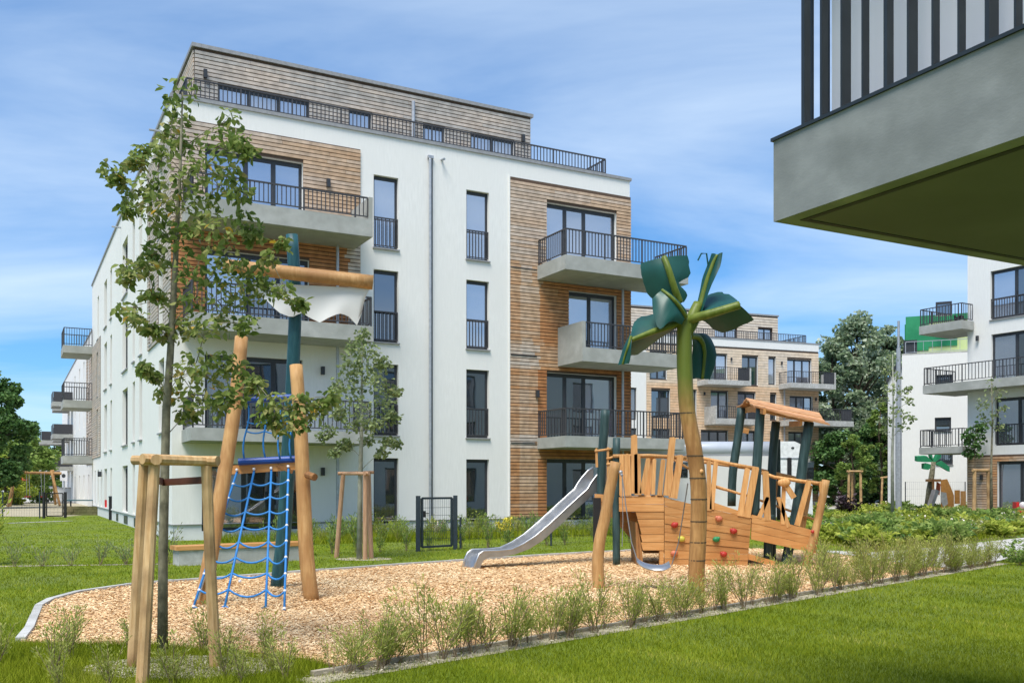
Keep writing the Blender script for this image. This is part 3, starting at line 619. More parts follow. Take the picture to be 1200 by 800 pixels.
def bal2(a0, a1, z0, z1, zr, pr=1.6, **k):
    sl = balcony(MBd, mf, a0, a1, pr, z0, z1, zr, mat='concrete_light', pitch=.16, **k)
    MB().box(a1 - 1.1, a1 - .14, pr - .1, pr - .06, z1 + .02, zr - .05, mf).part('screen', M['rail'], sl)
bal2(13.0, 16.7, 8.96, 9.32, 10.28, right='panel'); bal2(20.25, 24.4, 8.96, 9.34, 10.25, right='panel')
bal2(13.62, 17.6, 6.05, 6.47, 7.40, left='panel'); bal2(20.3, 26.1, 6.1, 6.52, 7.45)
bal2(21.5, 24.3, 3.2, 3.78, 4.75, right='panel'); bal2(13.6, 17.6, 3.1, 3.5, 4.45, right='panel')
MB().tube([mf(20.6, .3, 0), mf(20.6, .3, 9.0)], .07, 6).part('downpipe', M['metal'], MBd)
for a, z in ((15.95, 11.1), (20.5, 11.0), (13.6, 8.4), (23.7, 8.3)): wall_lamp(MBd, mf, a, z)

# ================================================================ building on the right
RB = thing('apartment_building', 'white apartment block at the right edge with grey corner balconies and timber-clad ground floor', 'apartment building', (21.4, 44.3, 0), rz=R(-58), local=True)
rh = [(1.12, 5.6, 9.12, 11.35), (1.16, 5.6, 6.2, 8.45), (1.33, 5.6, 3.35, 5.5), (1.46, 5.6, .15, 2.62)]
w = MB(); wall_grid(w, mf, 0, 16, 0, 14.5, rh); w.quad((0, 0, 0), (0, 12, 0), (0, 12, 14.5), (0, 0, 14.5)); w.quad((16, 0, 0), (16, 12, 0), (16, 12, 14.5), (16, 0, 14.5)); w.quad((0, 12, 0), (16, 12, 0), (16, 12, 14.5), (0, 12, 14.5)); w.part('wall', M['plaster'], RB)
MB().box(-.05, 16.05, -.05, 12.05, 14.5, 14.6).part('roof', M['coping'], RB)
cladding(RB, mf, 0, 16, .32, 2.93, rh, lambda a, z: .5 + .15 * math.sin(a * 3), joint=4)
for i, h in enumerate(rh): window(RB, mf, *h, panes=4, sill=i == 0, glass=['glass', 'glass_dark', 'glass_curtain', 'glass'] if i < 3 else 'glass', fr=.09, rail=i in (0, 2), handle=True)
wall_lamp(RB, mf, .55, 8.35); wall_lamp(RB, mf, .75, 1.9)
def cornerbal(z0, z1, zr, a0, a1, pr=1.0):
    sl = balcony(RB, mf, a0, a1, pr, z0, z1, zr, mat='concrete', pitch=.16, right='rail', left='rail', o0=.06)
    s2 = MB(); s2.box(a0 + .003, -.01, -1.5, .057, z0 + .002, z1 - .002, mf); s2.part('slab', M['concrete'], sl)
    b = MB(); rail_run(b, mf, [(a0 + .05, .05), (a0 + .05, -1.45)], z1, zr, .16); b.part('railing', M['rail'], sl)
    return sl
b1 = cornerbal(8.76, 9.16, 9.97, -1.85, .36); cornerbal(5.90, 6.30, 7.14, -1.62, 7.5, 1.05); cornerbal(3.03, 3.34, 4.19, -1.85, .38)
p = MB()
for k in range(26): p.ball((random.uniform(-.2, .25), -.72 + random.uniform(-.15, .15), 9.28 + random.uniform(-.08, .12)), .07, 6, 4)
p.part('balcony_plant', M['leaf_purple'], b1)

# ================================================================ building behind it with the painted roof storey
GB = thing('apartment_building', 'plain white block with small windows and a green and yellow painted roof storey', 'apartment building', tuple(at(1057, HOR + 30, 58).xy) + (0,), rz=R(-24), local=True)
gx, gy = at(1057, 0, 58).xy
def ga_(x):
    k = (x - 600) / FPX; t = (k * gy - gx) / (math.cos(R(-24)) - k * math.sin(R(-24))); return t, gy + t * math.sin(R(-24))
gh = []
for (x, y) in ((1107, 447), (1107, 536), (1106, 361), (1105, 497)):
    a, yy = ga_(x); z = CAMH + (HOR - y) / FPX * yy; gh.append((a - .45, a + .45, z - .42, z + .42))
w = MB(); wall_grid(w, mf, 0, 12, 0, 9.5, gh); w.quad((0, 0, 0), (0, 10, 0), (0, 10, 9.5), (0, 0, 9.5)); w.quad((12, 0, 0), (12, 10, 0), (12, 10, 9.5), (12, 0, 9.5)); w.quad((0, 10, 0), (12, 10, 0), (12, 10, 9.5), (0, 10, 9.5)); w.part('wall', M['plaster'], GB)
for h in gh: window(GB, mf, *h, sill=True, fr=.1, glass='glass_dark')
MB().box(0, 12, .0, 10, 9.5, 9.6).part('roof', M['concrete_light'], GB)
w = MB(); w.box(.2, 12, 1.2, 9, 9.6, 12.0); w.part('roof_storey', M['mural_yellow'], GB)
for (a0, a1, z0, z1) in ((.18, 1.5, 9.9, 12.05), (1.5, 3.1, 10.1, 11.0), (1.5, 5.6, 11.65, 12.05), (4.5, 6.6, 10.35, 11.6), (3.9, 4.4, 9.65, 10.1), (7.4, 9.5, 9.9, 11.2)):
    MB().box(a0, a1, 1.14, 1.197, z0, z1).part('painted_panel', M['mural_green'], GB)
MB().box(.12, .19, 1.3, 8.9, 9.7, 11.6).part('painted_panel', M['mural_green'], GB)
rb = MB(); rail_run(rb, mf, [(.2, -.15), (11.8, -.15)], 9.6, 10.35, .5, w=.03); rb.part('roof_railing', M['metal'], GB)
MB().box(.08, .85, .2, .75, 9.6, 10.45).part('roof_box', M['frame'], GB)
HB = thing('house', 'narrow pale gabled house wall between the trees and the plain white block', 'house', (26.3, 64.5, 0), rz=R(-24), local=True)
w = MB(); w.prism([(-.55, 0, 0), (.75, 0, 0), (.75, 0, 8.3), (.15, 0, 9.9), (-.55, 0, 8.6)], (0, 6, 0)); w.part('wall', M['plaster_grey'], HB)
w = MB(); w.bar((-.62, 3, 8.62), (.15, 3, 10.0), 6.4, .12, up=(-.8, 0, .5)); w.bar((.15, 3, 10.0), (.82, 3, 8.3), 6.4, .12, up=(.8, 0, .5)); w.part('roof', M['frame'], HB)

# ================================================================ neighbour building whose balcony hangs over the viewer
NB = thing('apartment_building', 'grey concrete balcony with dark flat bars and white screen overhanging at the top right', 'apartment building', (1.47, 5.3, 0), rz=YAW, local=True)
# local axes: x along the main front, y away from the viewer; the slab's far corner is the origin
z0 = CAMH + (HOR - 260) / FPX * 5.3; z1 = CAMH + (HOR - 166) / FPX * 5.3
s = MB(); s.box(0, .14, -5.2, -.0, z0, z1); s.box(.14, 2.36, -.14, 0, z0, z1); s.box(.14, 2.36, -5.2, -.14, z0 + .06, z1 - .02)
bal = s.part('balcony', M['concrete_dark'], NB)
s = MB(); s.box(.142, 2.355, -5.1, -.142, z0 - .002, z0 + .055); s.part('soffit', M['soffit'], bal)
s = MB(); s.box(.10, .135, -5.1, -.10, z0 - .004, z0 - .001); s.box(.135, 2.355, -.135, -.10, z0 - .004, z0 - .001); s.part('drip_groove', M['black'], bal)
s = MB(); s.box(-.012, .16, -5.2, .012, z1, z1 + .018); s.box(.16, 2.36, -.15, .012, z1, z1 + .018); s.part('edge_trim', M['bar_flat'], bal)
yb = -.16; zb = z1 + .02; k = 0
while yb > -5:
    b = MB(); b.box(.05, .098 + (.02 if k % 3 == 2 else 0), yb - .01 - (.012 if k % 4 == 0 else 0), yb, zb, zb + 1.02); b.part('bar', M['bar_flat'], bal); yb -= .138; k += 1
xb = .18
while xb < 2.3:
    b = MB(); b.box(xb, xb + .012, -.115, -.05, zb, zb + 1.02); b.part('bar', M['bar_flat'], bal); xb += .125
s = MB(); s.box(.04, .125, -5.1, -.04, zb + 1.02, zb + 1.07); s.box(.125, 2.36, -.125, -.04, zb + 1.02, zb + 1.07); s.part('handrail', M['bar_flat'], bal)
s = MB(); s.box(.24, .252, -5.0, -.20, zb + .0, zb + .98); s.box(.252, 2.3, -.212, -.20, zb, zb + .98); s.part('privacy_screen', M['white_screen'], bal)
nh = []
for a in (4, 8.2, 12, 16.5, 21, 25.5, 30): nh += [(a, a + 1.7, .4, 2.6), (a, a + 1.7, 3.6, 5.6), (a, a + 1.7, 6.5, 8.5)]
mn = lambda a, o, z: (a, -3.2 + o, z)
w = MB(); wall_grid(w, mn, 2.4, 36, 0, 9.2, nh)
mn2 = lambda a, o, z: (2.4 - o, a, z)
wall_grid(w, mn2, -16, -3.2, 0, 9.2, [(-6.5, -4.5, 3.0, 5.4)]); w.quad((36, -16, 0), (36, -3.2, 0), (36, -3.2, 9.2), (36, -16, 9.2)); w.quad((2.4, -16, 0), (36, -16, 0), (36, -16, 9.2), (2.4, -16, 9.2))
w.part('wall', M['plaster'], NB)
MB().box(2.4, 36, -16, -3.2, 9.2, 9.3).part('roof', M['coping'], NB)
for h in nh: window(NB, mn, *h, panes=2, sill=False, glass='glass_dark')
window(NB, mn2, -6.5, -4.5, 3.0, 5.4, panes=2, sill=False, glass='glass_dark')
# ================================================================ ground
def P(*pts): return [G(x, y).to_tuple() for x, y in pts]
CHIP = [(-4.85, 9.3), (-5.13, 10.02), (-5.97, 11.89), (-6.16, 12.59), (-6.2, 13.49), (-5.9, 14.39), (-5.40, 15.02), (-3.38, 16.96), (-2.0, 18.3), (1.81, 21.5), (5.0, 23.4), (7.0, 22.3), (7.35, 20.6), (7.6, 18.8), (8.05, 17.2),
        (5.9, 15.08), (3.75, 13.1), (2.32, 11.65), (.95, 10.15), (.17, 9.45), (-1.02, 8.4), (-1.45, 8.0), (-1.9, 8.35), (-3.28, 9.0)]
KERB_BACK = CHIP[0:11]
KF0, KF1 = Vector((-1.62, 7.62, 0)), Vector((9.6, 18.75, 0))
PATH = [(7.08, 22.4), (8.4, 21.7), (10.75, 23.6), (14.5, 27.2), (22, 33.5), (24, 31.5), (17, 26.2), (12.2, 22.0), (9.7, 18.95), (8.2, 17.5), (7.7, 18.8), (7.45, 20.6)]
PIT = [(-2.75 + .85 * math.cos(t), 7.95 + .5 * math.sin(t)) for t in [i * .393 for i in range(16)]]
STRIP = [(KF0.x - .12, KF0.y - .12), (KF1.x + .1, KF1.y - .0), (KF1.x + .2, KF1.y - .18), (KF0.x + .09, KF0.y - .33)]
sheet('ground', [(-1200, -300), (1200, -300), (1200, 2200), (-1200, 2200)], -.012, M['street'])
LAWN = [(-60, -8), (40, -8), (40, 30), (22, 60), (-8, 64), (-40, 46)]
sheet('lawn', LAWN, 0.0, M['lawn'])
sheet('play_surface', CHIP, .006, M['chips_base'])
sheet('path', PATH, .010, M['paving'])
sheet('tree_pit', PIT, .005, M['gravel_base'])
sheet('gravel_strip', STRIP, .004, M['gravel_base'])
BED = [(9.0, 22.6), (14.2, 27.3), (22.3, 34), (27, 38), (27, 60), (14, 62), (8.5, 40), (7.4, 26)]
sheet('planting_bed', BED, .008, M['soil'])
sheet('terrace', [(20.5, 39.5), (25, 33.5), (30, 38), (25, 44)], .014, M['paving'])
sheet('garden_path', [(9.5, 33.0), (13.4, 35.5), (13.4, 36.6), (9.5, 34.2)], .012, M['paving'])
sheet('pavement', [(4.3, 29.5), (30, 66), (26, 70), (0, 34)], .003, M['paving'])
sheet('sand_pit', [(-42, 50), (-22, 46), (-22, 76), (-48, 80)], .004, M['gravel_base'])
KB = P((215, 668), (345, 650))
# kerbs: one stone per metre
def kerb(name, pts, w, h, label, mat):
    t = thing(name, label, 'kerb', (pts[0][0], pts[0][1], 0))
    t['kind'] = 'structure'
    for p, q in zip(pts[:-1], pts[1:]):
        p, q = Vector((p[0], p[1], 0)), Vector((q[0], q[1], 0)); L = (q - p).length; n = max(1, round(L)); d = (q - p) / n
        for i in range(n):
            m = MB(); a, b = p + d * (i + .004), p + d * (i + .996); hh = h + random.uniform(-.006, .006)
            m.bar(a + Vector((0, 0, hh / 2 - .05)), b + Vector((0, 0, hh / 2 - .05)), w, hh + .1); m.part('kerbstone', mat, t)
    return t
kerb('kerb', KERB_BACK, .09, .045, 'pale concrete edging round the back of the woodchip play area', M['concrete_light'])
kerb('kerb', [KF0, KF1], .055, .045, 'grey concrete edging along the front of the woodchip play area', M['kerb_warm'])
for k in COL.objects:
    if k.name.startswith('kerb') and not k.name.startswith('kerbstone'):
        for x in ('category',): 
            if x in k: del k[x]

def frustum_points(n, y0, y1, px0=-60, px1=1260):
    Y = 1.0 / (1.0 / y0 + RNG.random(n) * (1.0 / y1 - 1.0 / y0)); X = (RNG.uniform(px0, px1, n) - 600) / FPX * Y
    return np.stack([X, Y], 1)
# grass blades, denser where the lawn is near
pts = frustum_points(300000, 6.9, 46)
ok = inpoly(pts, LAWN)
for poly in (CHIP, PATH, PIT, BED): ok &= ~inpoly(pts, poly)
ok &= ~inpoly(pts, STRIP) | (RNG.random(len(pts)) < .16)
loc = np.stack([(pts[:, 0] + 9.43) * math.cos(YAW) + (pts[:, 1] - 26.15) * math.sin(YAW), -(pts[:, 0] + 9.43) * math.sin(YAW) + (pts[:, 1] - 26.15) * math.cos(YAW)], 1)
ok &= ~((loc[:, 0] > -.02) & (loc[:, 0] < W) & (loc[:, 1] > -.02) & (loc[:, 1] < D))
pts = pts[ok]
def blades(name, pts, h0, h1, mat, tone=None):
    n = len(pts); d = pts[:, 1]
    h = RNG.uniform(h0, h1, n); wd = .0028 * np.maximum(1, d / 7.5); a = RNG.uniform(0, 6.283, n); ln = RNG.normal(0, .45, (n, 2)) * h[:, None]
    V = np.zeros((n, 3, 3)); ax = np.stack([np.cos(a), np.sin(a)], 1) * wd[:, None]
    V[:, 0, :2] = pts - ax; V[:, 1, :2] = pts + ax; V[:, 2, :2] = pts + ln; V[:, 2, 2] = h
    patch = .5 + .30 * np.sin(pts[:, 0] * 2.3 + 1.3 * np.sin(pts[:, 1] * 1.7)) * np.sin(pts[:, 1] * 1.9 + pts[:, 0] * .8) + .12 * np.sin(pts[:, 0] * 7 + pts[:, 1] * 5)
    t = np.clip(patch * .85 + RNG.normal(0, .17, n), 0, 1)
    me = np_mesh(name, V, 3, mat, t); o = bpy.data.objects.new(name, me); COL.objects.link(o); o['kind'] = 'stuff'; o['label'] = 'short mown green grass of the lawns'; return o
blades('grass', pts, .022, .05, M['grass'])
# taller rough grass in the near left corner, round the tree pit and under the building front
lp = np.concatenate([np.stack([RNG.uniform(-5.2, -1.6, 26000), RNG.uniform(6.9, 9.05, 26000)], 1)])
lp = lp[(~inpoly(lp, PIT) | (RNG.random(len(lp)) < .5)) & ~inpoly(lp, CHIP) & ~inpoly(lp, STRIP)]
fr = np.stack([RNG.uniform(1, 16.5, 16000), -RNG.uniform(.25, 3.6, 16000)], 1)
fw = np.stack([fr[:, 0] * math.cos(YAW) - fr[:, 1] * math.sin(YAW) - 9.43, fr[:, 0] * math.sin(YAW) + fr[:, 1] * math.cos(YAW) + 26.15], 1)
fw = fw[~inpoly(fw, CHIP)]
blades('rough_grass', lp, .05, .13, M['grass'])['label'] = 'longer rough grass round the gravel tree pit'
o = blades('rough_grass', fw, .10, .34, M['grass']); o['label'] = 'tall unmown grass in front of the white facade'
bp_ = frustum_points(60000, 20, 58, 820, 1260); bp_ = bp_[inpoly(bp_, BED)]
o = blades('ground_cover', bp_, .05, .22, M['grass']); o['label'] = 'low green ground cover in the planting bed on the right'
# wood chips
def chips(name, poly, n, mat, s0, s1, label, y0=7.4, y1=24, z=.008, px=(-20, 1220)):
    p = frustum_points(n, y0, y1, *px); p = p[inpoly(p, poly)]; n = len(p)
    L = RNG.uniform(s0, s1, n) * np.clip(p[:, 1] / 10, .9, 1.5); w = L * RNG.uniform(.3, .55, n); a = RNG.uniform(0, 6.283, n)
    u = np.stack([np.cos(a), np.sin(a), RNG.normal(0, .2, n)], 1); v = np.stack([-np.sin(a), np.cos(a), RNG.normal(0, .25, n)], 1)
    c = np.stack([p[:, 0], p[:, 1], z + RNG.uniform(.002, .022, n)], 1); V = np.empty((n, 4, 3))
    for k, (s, t) in enumerate(((-1, -1), (1, -1), (1, 1), (-1, 1))): V[:, k] = c + u * (s * L / 2)[:, None] + v * (t * w / 2)[:, None]
    V[:, :, 2] = np.maximum(V[:, :, 2], .007)
    pt = .16 * np.sin(p[:, 0] * 1.9 + np.sin(p[:, 1] * 1.3)) * np.sin(p[:, 1] * 1.5 + p[:, 0] * .6) + .08 * np.sin(p[:, 0] * 5 + p[:, 1] * 4)
    me = np_mesh(name, V, 4, mat, np.clip(RNG.normal(.55, .22, n) + pt, 0, 1)); o = bpy.data.objects.new(name, me); COL.objects.link(o); o['kind'] = 'stuff'; o['label'] = label
chips('wood_chips', CHIP, 320000, M['chip'], .016, .037, 'loose pale wood chips covering the play area')
chips('gravel', PIT, 30000, M['gravel'], .012, .035, 'pale gravel of the tree pit', 7, 9, px=(60, 330))
chips('gravel', STRIP, 40000, M['gravel'], .012, .035, 'gravel strip along the front edging', 7, 19)

# ================================================================ planting helpers
def leaves_obj(name, C, T, size, mat, parent=None, wid=.5, droop=.3, D=None, kind=None, org=(0, 0, 0)):
    me = np_mesh(name, leaf_array(C - np.array(org), size, droop, wid, D=D), 6, mat, T, LEAFQ)
    o = bpy.data.objects.new(name, me); COL.objects.link(o); o.parent = parent
    if kind: o['kind'] = kind
    return o
def bezier(a, b, c, n=5): return [a * (1 - t) ** 2 + b * 2 * t * (1 - t) + c * t * t for t in [i / (n - 1) for i in range(n)]]
def young_tree(name, label, trunk, radii, clumps, per, size, bark, leafm, wid=.5, br=.011, group=None, nleaf=0, droop=.35, cat='tree', flat=.85):
    base = Vector((trunk[0].x, trunk[0].y, 0)); t = thing(name, label, cat, base, group)
    b = MB(); b.tube(trunk, radii, 9, jitter=.07); b.part('trunk', bark, t, smooth=True)
    br_mb = MB(); TZ = [p.z for p in trunk]
    def trunk_at(z):
        for p, q in zip(trunk[:-1], trunk[1:]):
            if p.z <= z <= q.z: return p.lerp(q, (z - p.z) / (q.z - p.z + 1e-9))
        return trunk[-1] if z > TZ[-1] else trunk[0]
    done = []
    def hdist(c): q = trunk_at(c.z); return math.hypot(c.x - q.x, c.y - q.y)
    for (x, y, z, r) in sorted(clumps, key=lambda k: hdist(Vector(k[:3]))):
        c = Vector((x, y, z)); hd = hdist(c); zlo = TZ[0] + .4 * (TZ[-1] - TZ[0]) * .8
        s = trunk_at(max(zlo, z - hd * .55 - .10)); best = (c - s).length * .8; w0 = br * (.45 + .55 * min(1, hd / .8))
        for d_ in done:
            L_ = (d_ - c).length
            if L_ < best and hdist(d_) < hd * .93: best = L_; s = d_; w0 = br * .55
        mid = s.lerp(c, .5) + Vector((random.uniform(-.1, .1), random.uniform(-.1, .1), .12)) * best
        br_mb.tube(bezier(s, mid, c), [w0, w0 * .85, w0 * .7, w0 * .55, w0 * .4], 5); done.append(c)
        for k in range(4):
            e = c + Vector((random.gauss(0, r * .5), random.gauss(0, r * .5), random.gauss(0, r * .4))); br_mb.tube([s.lerp(c, .75), e], [br * .35, br * .12], 4)
    br_mb.part('branch', bark, t, smooth=True, kind='stuff')
    C, T = clump_points(clumps, per, flat)
    V = leaf_array(C - np.array(base), size, droop, wid)
    order = np.argsort(C[:, 1]); k = min(nleaf, len(C))
    if k:
        me = np_mesh('leaf', np.zeros((1, 6, 3)) + leaf_array(np.zeros((1, 3)), size, D=np.array([[0, 1.0, -.1]]), wid=wid), 6, leafm, np.array([.45]), LEAFQ)
        ms_ = []
        for tone in (.2, .4, .6, .8, .97):
            m2 = me.copy(); m2.attributes['v'].data.foreach_set('value', [tone] * 6); ms_.append(m2)
        for i in order[:k]:
            o = bpy.data.objects.new('leaf', ms_[min(4, int(T[i] * 4.6))]); COL.objects.link(o); o.parent = t
            o.location = Vector(C[i]) - base; o.rotation_euler = (random.uniform(-1.3, .1), random.uniform(-.6, .6), random.uniform(0, 6.28)); s = random.uniform(.7, 1.25); o.scale = (s, s, s)
    rest = order[k:]
    cm = np_mesh('crown', V[rest], 6, leafm, T[rest], LEAFQ); o = bpy.data.objects.new('crown', cm); COL.objects.link(o); o.parent = t
    if k: o['kind'] = 'stuff'
    return t
def px_clumps(lst, Y, spread, rscale=1.0):
    out = []
    for q in lst:
        x, y, r = q[:3]; d = q[3] if len(q) > 3 else random.uniform(-spread, spread); p = at(x, y, Y + d); out.append((p.x, p.y, p.z, r / FPX * Y * rscale))
    return out
# ---- the staked tree in the left foreground
tp = [at(x, y, 8.56) for x, y in ((190, 768), (191, 650), (193, 560), (195, 480), (199, 420), (206, 300), (211, 200), (214, 108))]
cl = [(213, 108, 17), (207, 130, 14), (200, 160, 16), (222, 168, 15), (188, 178, 13), (215, 205, 20), (240, 195, 16), (262, 168, 17), (270, 140, 12), (281, 165, 10), (290, 180, 9), (133, 200, 12), (140, 212, 9), (168, 178, 9), (161, 190, 8), (175, 215, 12), (158, 232, 13), (150, 245, 8),
      (190, 235, 18), (215, 245, 20), (240, 235, 16), (263, 215, 16), (278, 225, 13), (270, 200, 10), (252, 262, 18), (230, 275, 18), (205, 275, 20), (183, 262, 14), (285, 262, 14), (298, 275, 10), (262, 290, 16),
      (200, 310, 18), (225, 312, 18), (180, 295, 12), (155, 310, 13), (150, 322, 9), (172, 312, 10), (250, 320, 18), (275, 312, 16), (295, 322, 15), (315, 300, 9), (330, 285, 8), (312, 340, 14), (335, 340, 12), (350, 355, 8), (282, 345, 17), (255, 352, 17), (228, 352, 17), (203, 352, 16), (180, 345, 9), (148, 362, 12), (160, 375, 12), (178, 385, 8),
      (215, 385, 15), (240, 382, 14), (268, 375, 15), (290, 380, 11), (195, 392, 9), (230, 425, 16), (250, 440, 16), (212, 440, 15), (195, 462, 12), (230, 468, 15), (265, 425, 15), (285, 440, 13), (275, 460, 14), (255, 475, 12), (218, 485, 9), (300, 450, 8), (180, 440, 7), (170, 430, 5),
      (318, 470, 12, -.5), (335, 480, 14, -.5), (352, 470, 13, -.4), (330, 500, 10, -.5), (370, 478, 12, -.3), (385, 465, 8, -.3), (350, 495, 10, -.4), (312, 488, 9, -.5)]
young_tree('young_tree', 'young staked tree with sparse yellowing leaves in the left foreground', tp, [.05, .044, .042, .038, .032, .024, .015, .006], px_clumps(cl, 8.5, .36, 1.2), 56, .077, M['bark'], M['leaf_maple'], .56, .009, nleaf=290, droop=.55)
# ---- tripods of tree stakes
def stakes(label, posts, r, mat, log=.03, strap=None, logext=.06, group=None):
    """posts: list of (foot, top)"""
    b = sum((p[0] for p in posts), Vector()) / len(posts); b.z = 0
    t = thing('tree_stakes', label, 'tree stakes', b, group)
    for f, q in posts: MB().tube([f - Vector((0, 0, .05)), f.lerp(q, .5) + Vector((random.uniform(-.01, .01), 0, 0)), q], [r * 1.05, r, r * .95], 9, jitter=.04).part('stake', mat, t, smooth=False)
    for i in range(len(posts)):
        if len(posts) == 2 and i == 1: break
        a, c = posts[i][1], posts[(i + 1) % len(posts)][1]; d = (c - a).normalized() * (r + logext)
        dz = Vector((0, 0, log * .7 + (.004 * i)))
        MB().tube([a - d + dz, c + d + dz], log, 9, jitter=.03).part('cross_log', mat, t)
    if strap:
        for f, q in posts:
            c = q.lerp(f, .07); e = Vector((strap.x, strap.y, c.z - .02)); MB().bar(c, e, .012, .06).part('tie_strap', M['strap'], t)
    return t
F = lambda x, y: G(x, y)
stakes('three pale round stakes joined by logs round the foreground tree trunk', [(G(155, 783), at(169, 544, 7.95)), (G(166, 806), at(181, 543, 7.4)), (G(253, 783), at(242, 545, 7.8))], .046, M['stake'], .042, strap=at(191, 560, 8.4))
tp = [at(x, y, 19.7) for x, y in ((421, 655), (422, 560), (424, 500), (424, 440), (425, 388))]
cl = [(425, 392, 8), (418, 405, 10), (432, 412, 10), (412, 425, 13), (430, 432, 14), (448, 425, 8), (405, 445, 13), (424, 452, 15), (445, 448, 13), (395, 455, 8), (408, 470, 13), (430, 478, 14), (452, 470, 12), (464, 458, 7), (460, 488, 9), (440, 498, 11), (415, 495, 12), (398, 485, 8), (385, 505, 8), (378, 512, 5), (455, 518, 8), (448, 530, 7), (465, 520, 5), (405, 520, 7), (390, 470, 7), (430, 515, 8), (392, 530, 5)]
young_tree('young_tree', 'slim young tree with small light leaves left of the wire garden gate', tp, [.06, .05, .035, .02, .008], px_clumps(cl, 19.7, .5, 1.15), 95, .085, M['bark_pale'], M['leaf_young'], .75, .011)
stakes('three reddish stakes with a top frame round the slim tree by the white facade', [(G(394, 653), at(402, 556, 19.9)), (at(428, 655, 19.6) * 1, at(428, 556, 19.5)), (at(435, 655, 19.9), at(432, 555, 20.1))], .05, M['stake_red'], .035)
MBp = [(-3.1 + .6 * math.cos(t), 19.75 + .45 * math.sin(t)) for t in [i * .524 for i in range(12)]]
sheet('tree_pit', MBp, .006, M['gravel_base'])

# ================================================================ net climbing tower (pirate mast)
T = thing('climbing_tower', 'wooden play mast with crooked posts, white sail and blue climbing net', 'climbing frame', (G(300, 705).x, 12.7, 0))
def post(parent, name, pts, r, mat, jitter=.05, n=10): return MB().tube(pts, r, n, jitter=jitter).part(name, mat, parent, smooth=False)
def smoothpts(pts, sub=3):
    out = []
    for i in range(len(pts) - 1):
        p0, p1, p2, p3 = pts[max(i - 1, 0)], pts[i], pts[i + 1], pts[min(i + 2, len(pts) - 1)]
        for k in range(sub):
            t = k / sub; out.append(.5 * ((2 * p1) + (p2 - p0) * t + (2 * p0 - 5 * p1 + 4 * p2 - p3) * t * t + (3 * p1 - p0 - 3 * p2 + p3) * t ** 3))
    out.append(pts[-1]); return out
def post2(parent, name, px, r0, r1, mat, sub=3):
    """px: list of (x, y, Y); swept as a slightly uneven trunk"""
    p = smoothpts([at(*q) for q in px], sub); n = len(p)
    m = MB(); m.tube(p, [r0 + (r1 - r0) * i / (n - 1) for i in range(n)], 14, jitter=.018); return m.part(name, mat, parent, smooth=True)
post2(T, 'post', [(236, 712, 12.23), (247, 650, 12.3), (262, 560, 12.45), (276, 470, 12.65), (283, 395, 12.8)], .098, .088, M['robinia'])
post2(T, 'post', [(366, 708, 12.69), (359, 650, 12.72), (355, 560, 12.8), (352, 500, 12.85), (347, 428, 12.95)], .105, .088, M['robinia'])
post2(T, 'mast', [(325, 692, 14.27), (333, 620, 14.2), (338, 530, 14.05), (343, 440, 13.9), (346, 350, 13.8), (342, 275, 13.75)], .115, .085, M['teal'])
post2(T, 'sail_yard', [(262, 311, 13.4), (350, 321, 13.55), (437, 331, 13.7)], .095, .105, M['robinia'])
# sail with scalloped hem
nx, nz_ = 27, 9; sv = []; hem = [(0, 345), (.12, 352), (.22, 366), (.33, 372), (.42, 366), (.48, 372), (.58, 378), (.66, 372), (.76, 367), (.84, 370), (.93, 382), (.96, 370), (1.0, 345)]
def hem_y(t):
    for (a, b), (c, d) in zip(hem[:-1], hem[1:]):
        if a <= t <= c: return b + (d - b) * (t - a) / (c - a)
    return hem[-1][1]
s = MB()
for i in range(nx):
    t = i / (nx - 1); x = 296 + (434 - 296) * t; yt = 331 + (338 - 331) * t
    for j in range(nz_):
        q = j / (nz_ - 1); y = yt + (hem_y(t) - yt) * q; x2 = x - 6 * q * max(0, t - .5) * 2
        sv.append(at(x2, y, 13.58 + .12 * t + .035 * math.sin(t * 13 + q * 2) * q))
fs = [(i * nz_ + j, (i + 1) * nz_ + j, (i + 1) * nz_ + j + 1, i * nz_ + j + 1) for i in range(nx - 1) for j in range(nz_ - 1)]
s.add(sv, fs); s.add([p + Vector((0, .006, 0)) for p in sv], [f[::-1] for f in fs]); s.part('sail', M['sail'], T, smooth=True)
# platform beam, blue bars, ropes
bm = MB(); bm.bar(at(262, 551, 13.0), at(349, 545, 13.2), .10, .12); bm.part('cross_beam', M['plank'], T)
for (a, c) in (((268, 556, 13.0), (290, 545, 13.1)), ((343, 553, 13.15), (325, 545, 13.1))): MB().bar(at(*a), at(*c), .06, .05).part('brace', M['log_dark'], T)
MB().tube([at(258, 700, 12.3) + Vector((0, .02, 0)), at(272, 640, 12.3)], .001, 4) if False else None
MB().tube([at(279, 541, 12.95), at(346, 537.5, 13.15)], .048, 10).part('blue_bar', M['blue_bar'], T)
MB().tube([at(287, 469, 13.0), at(347, 465, 13.2)], .048, 10).part('blue_bar', M['blue_bar'], T)
MB().tube([at(360, 556, 12.7), at(369, 559, 12.6)], .05, 9).part('peg', M['log_dark'], T)
rp = MB()
def rope(a, b, sag=0, r=.011, n=7, side=None):
    pts = []
    for i in range(n):
        t = i / (n - 1); p = a.lerp(b, t); p = p + Vector((0, 0, -sag * 4 * t * (1 - t)))
        if side: p = p + side * math.sin(t * math.pi * 2)
        pts.append(p)
    rp.tube(pts, r, 5)
up0 = [at(x, 473, 13.05) for x in (291, 309, 327, 342)]; up1 = [at(x, 537, 13.05) for x in (286, 311, 328, 341)]
for a, b in zip(up0, up1): rope(a, b, 0, .013, 9, Vector((.025, 0, 0)))
for k in (.33, .5): rope(up0[0].lerp(up1[0], k), up0[1].lerp(up1[1], k), .03); rope(up0[1].lerp(up1[1], k), up0[3].lerp(up1[3], k), .04)
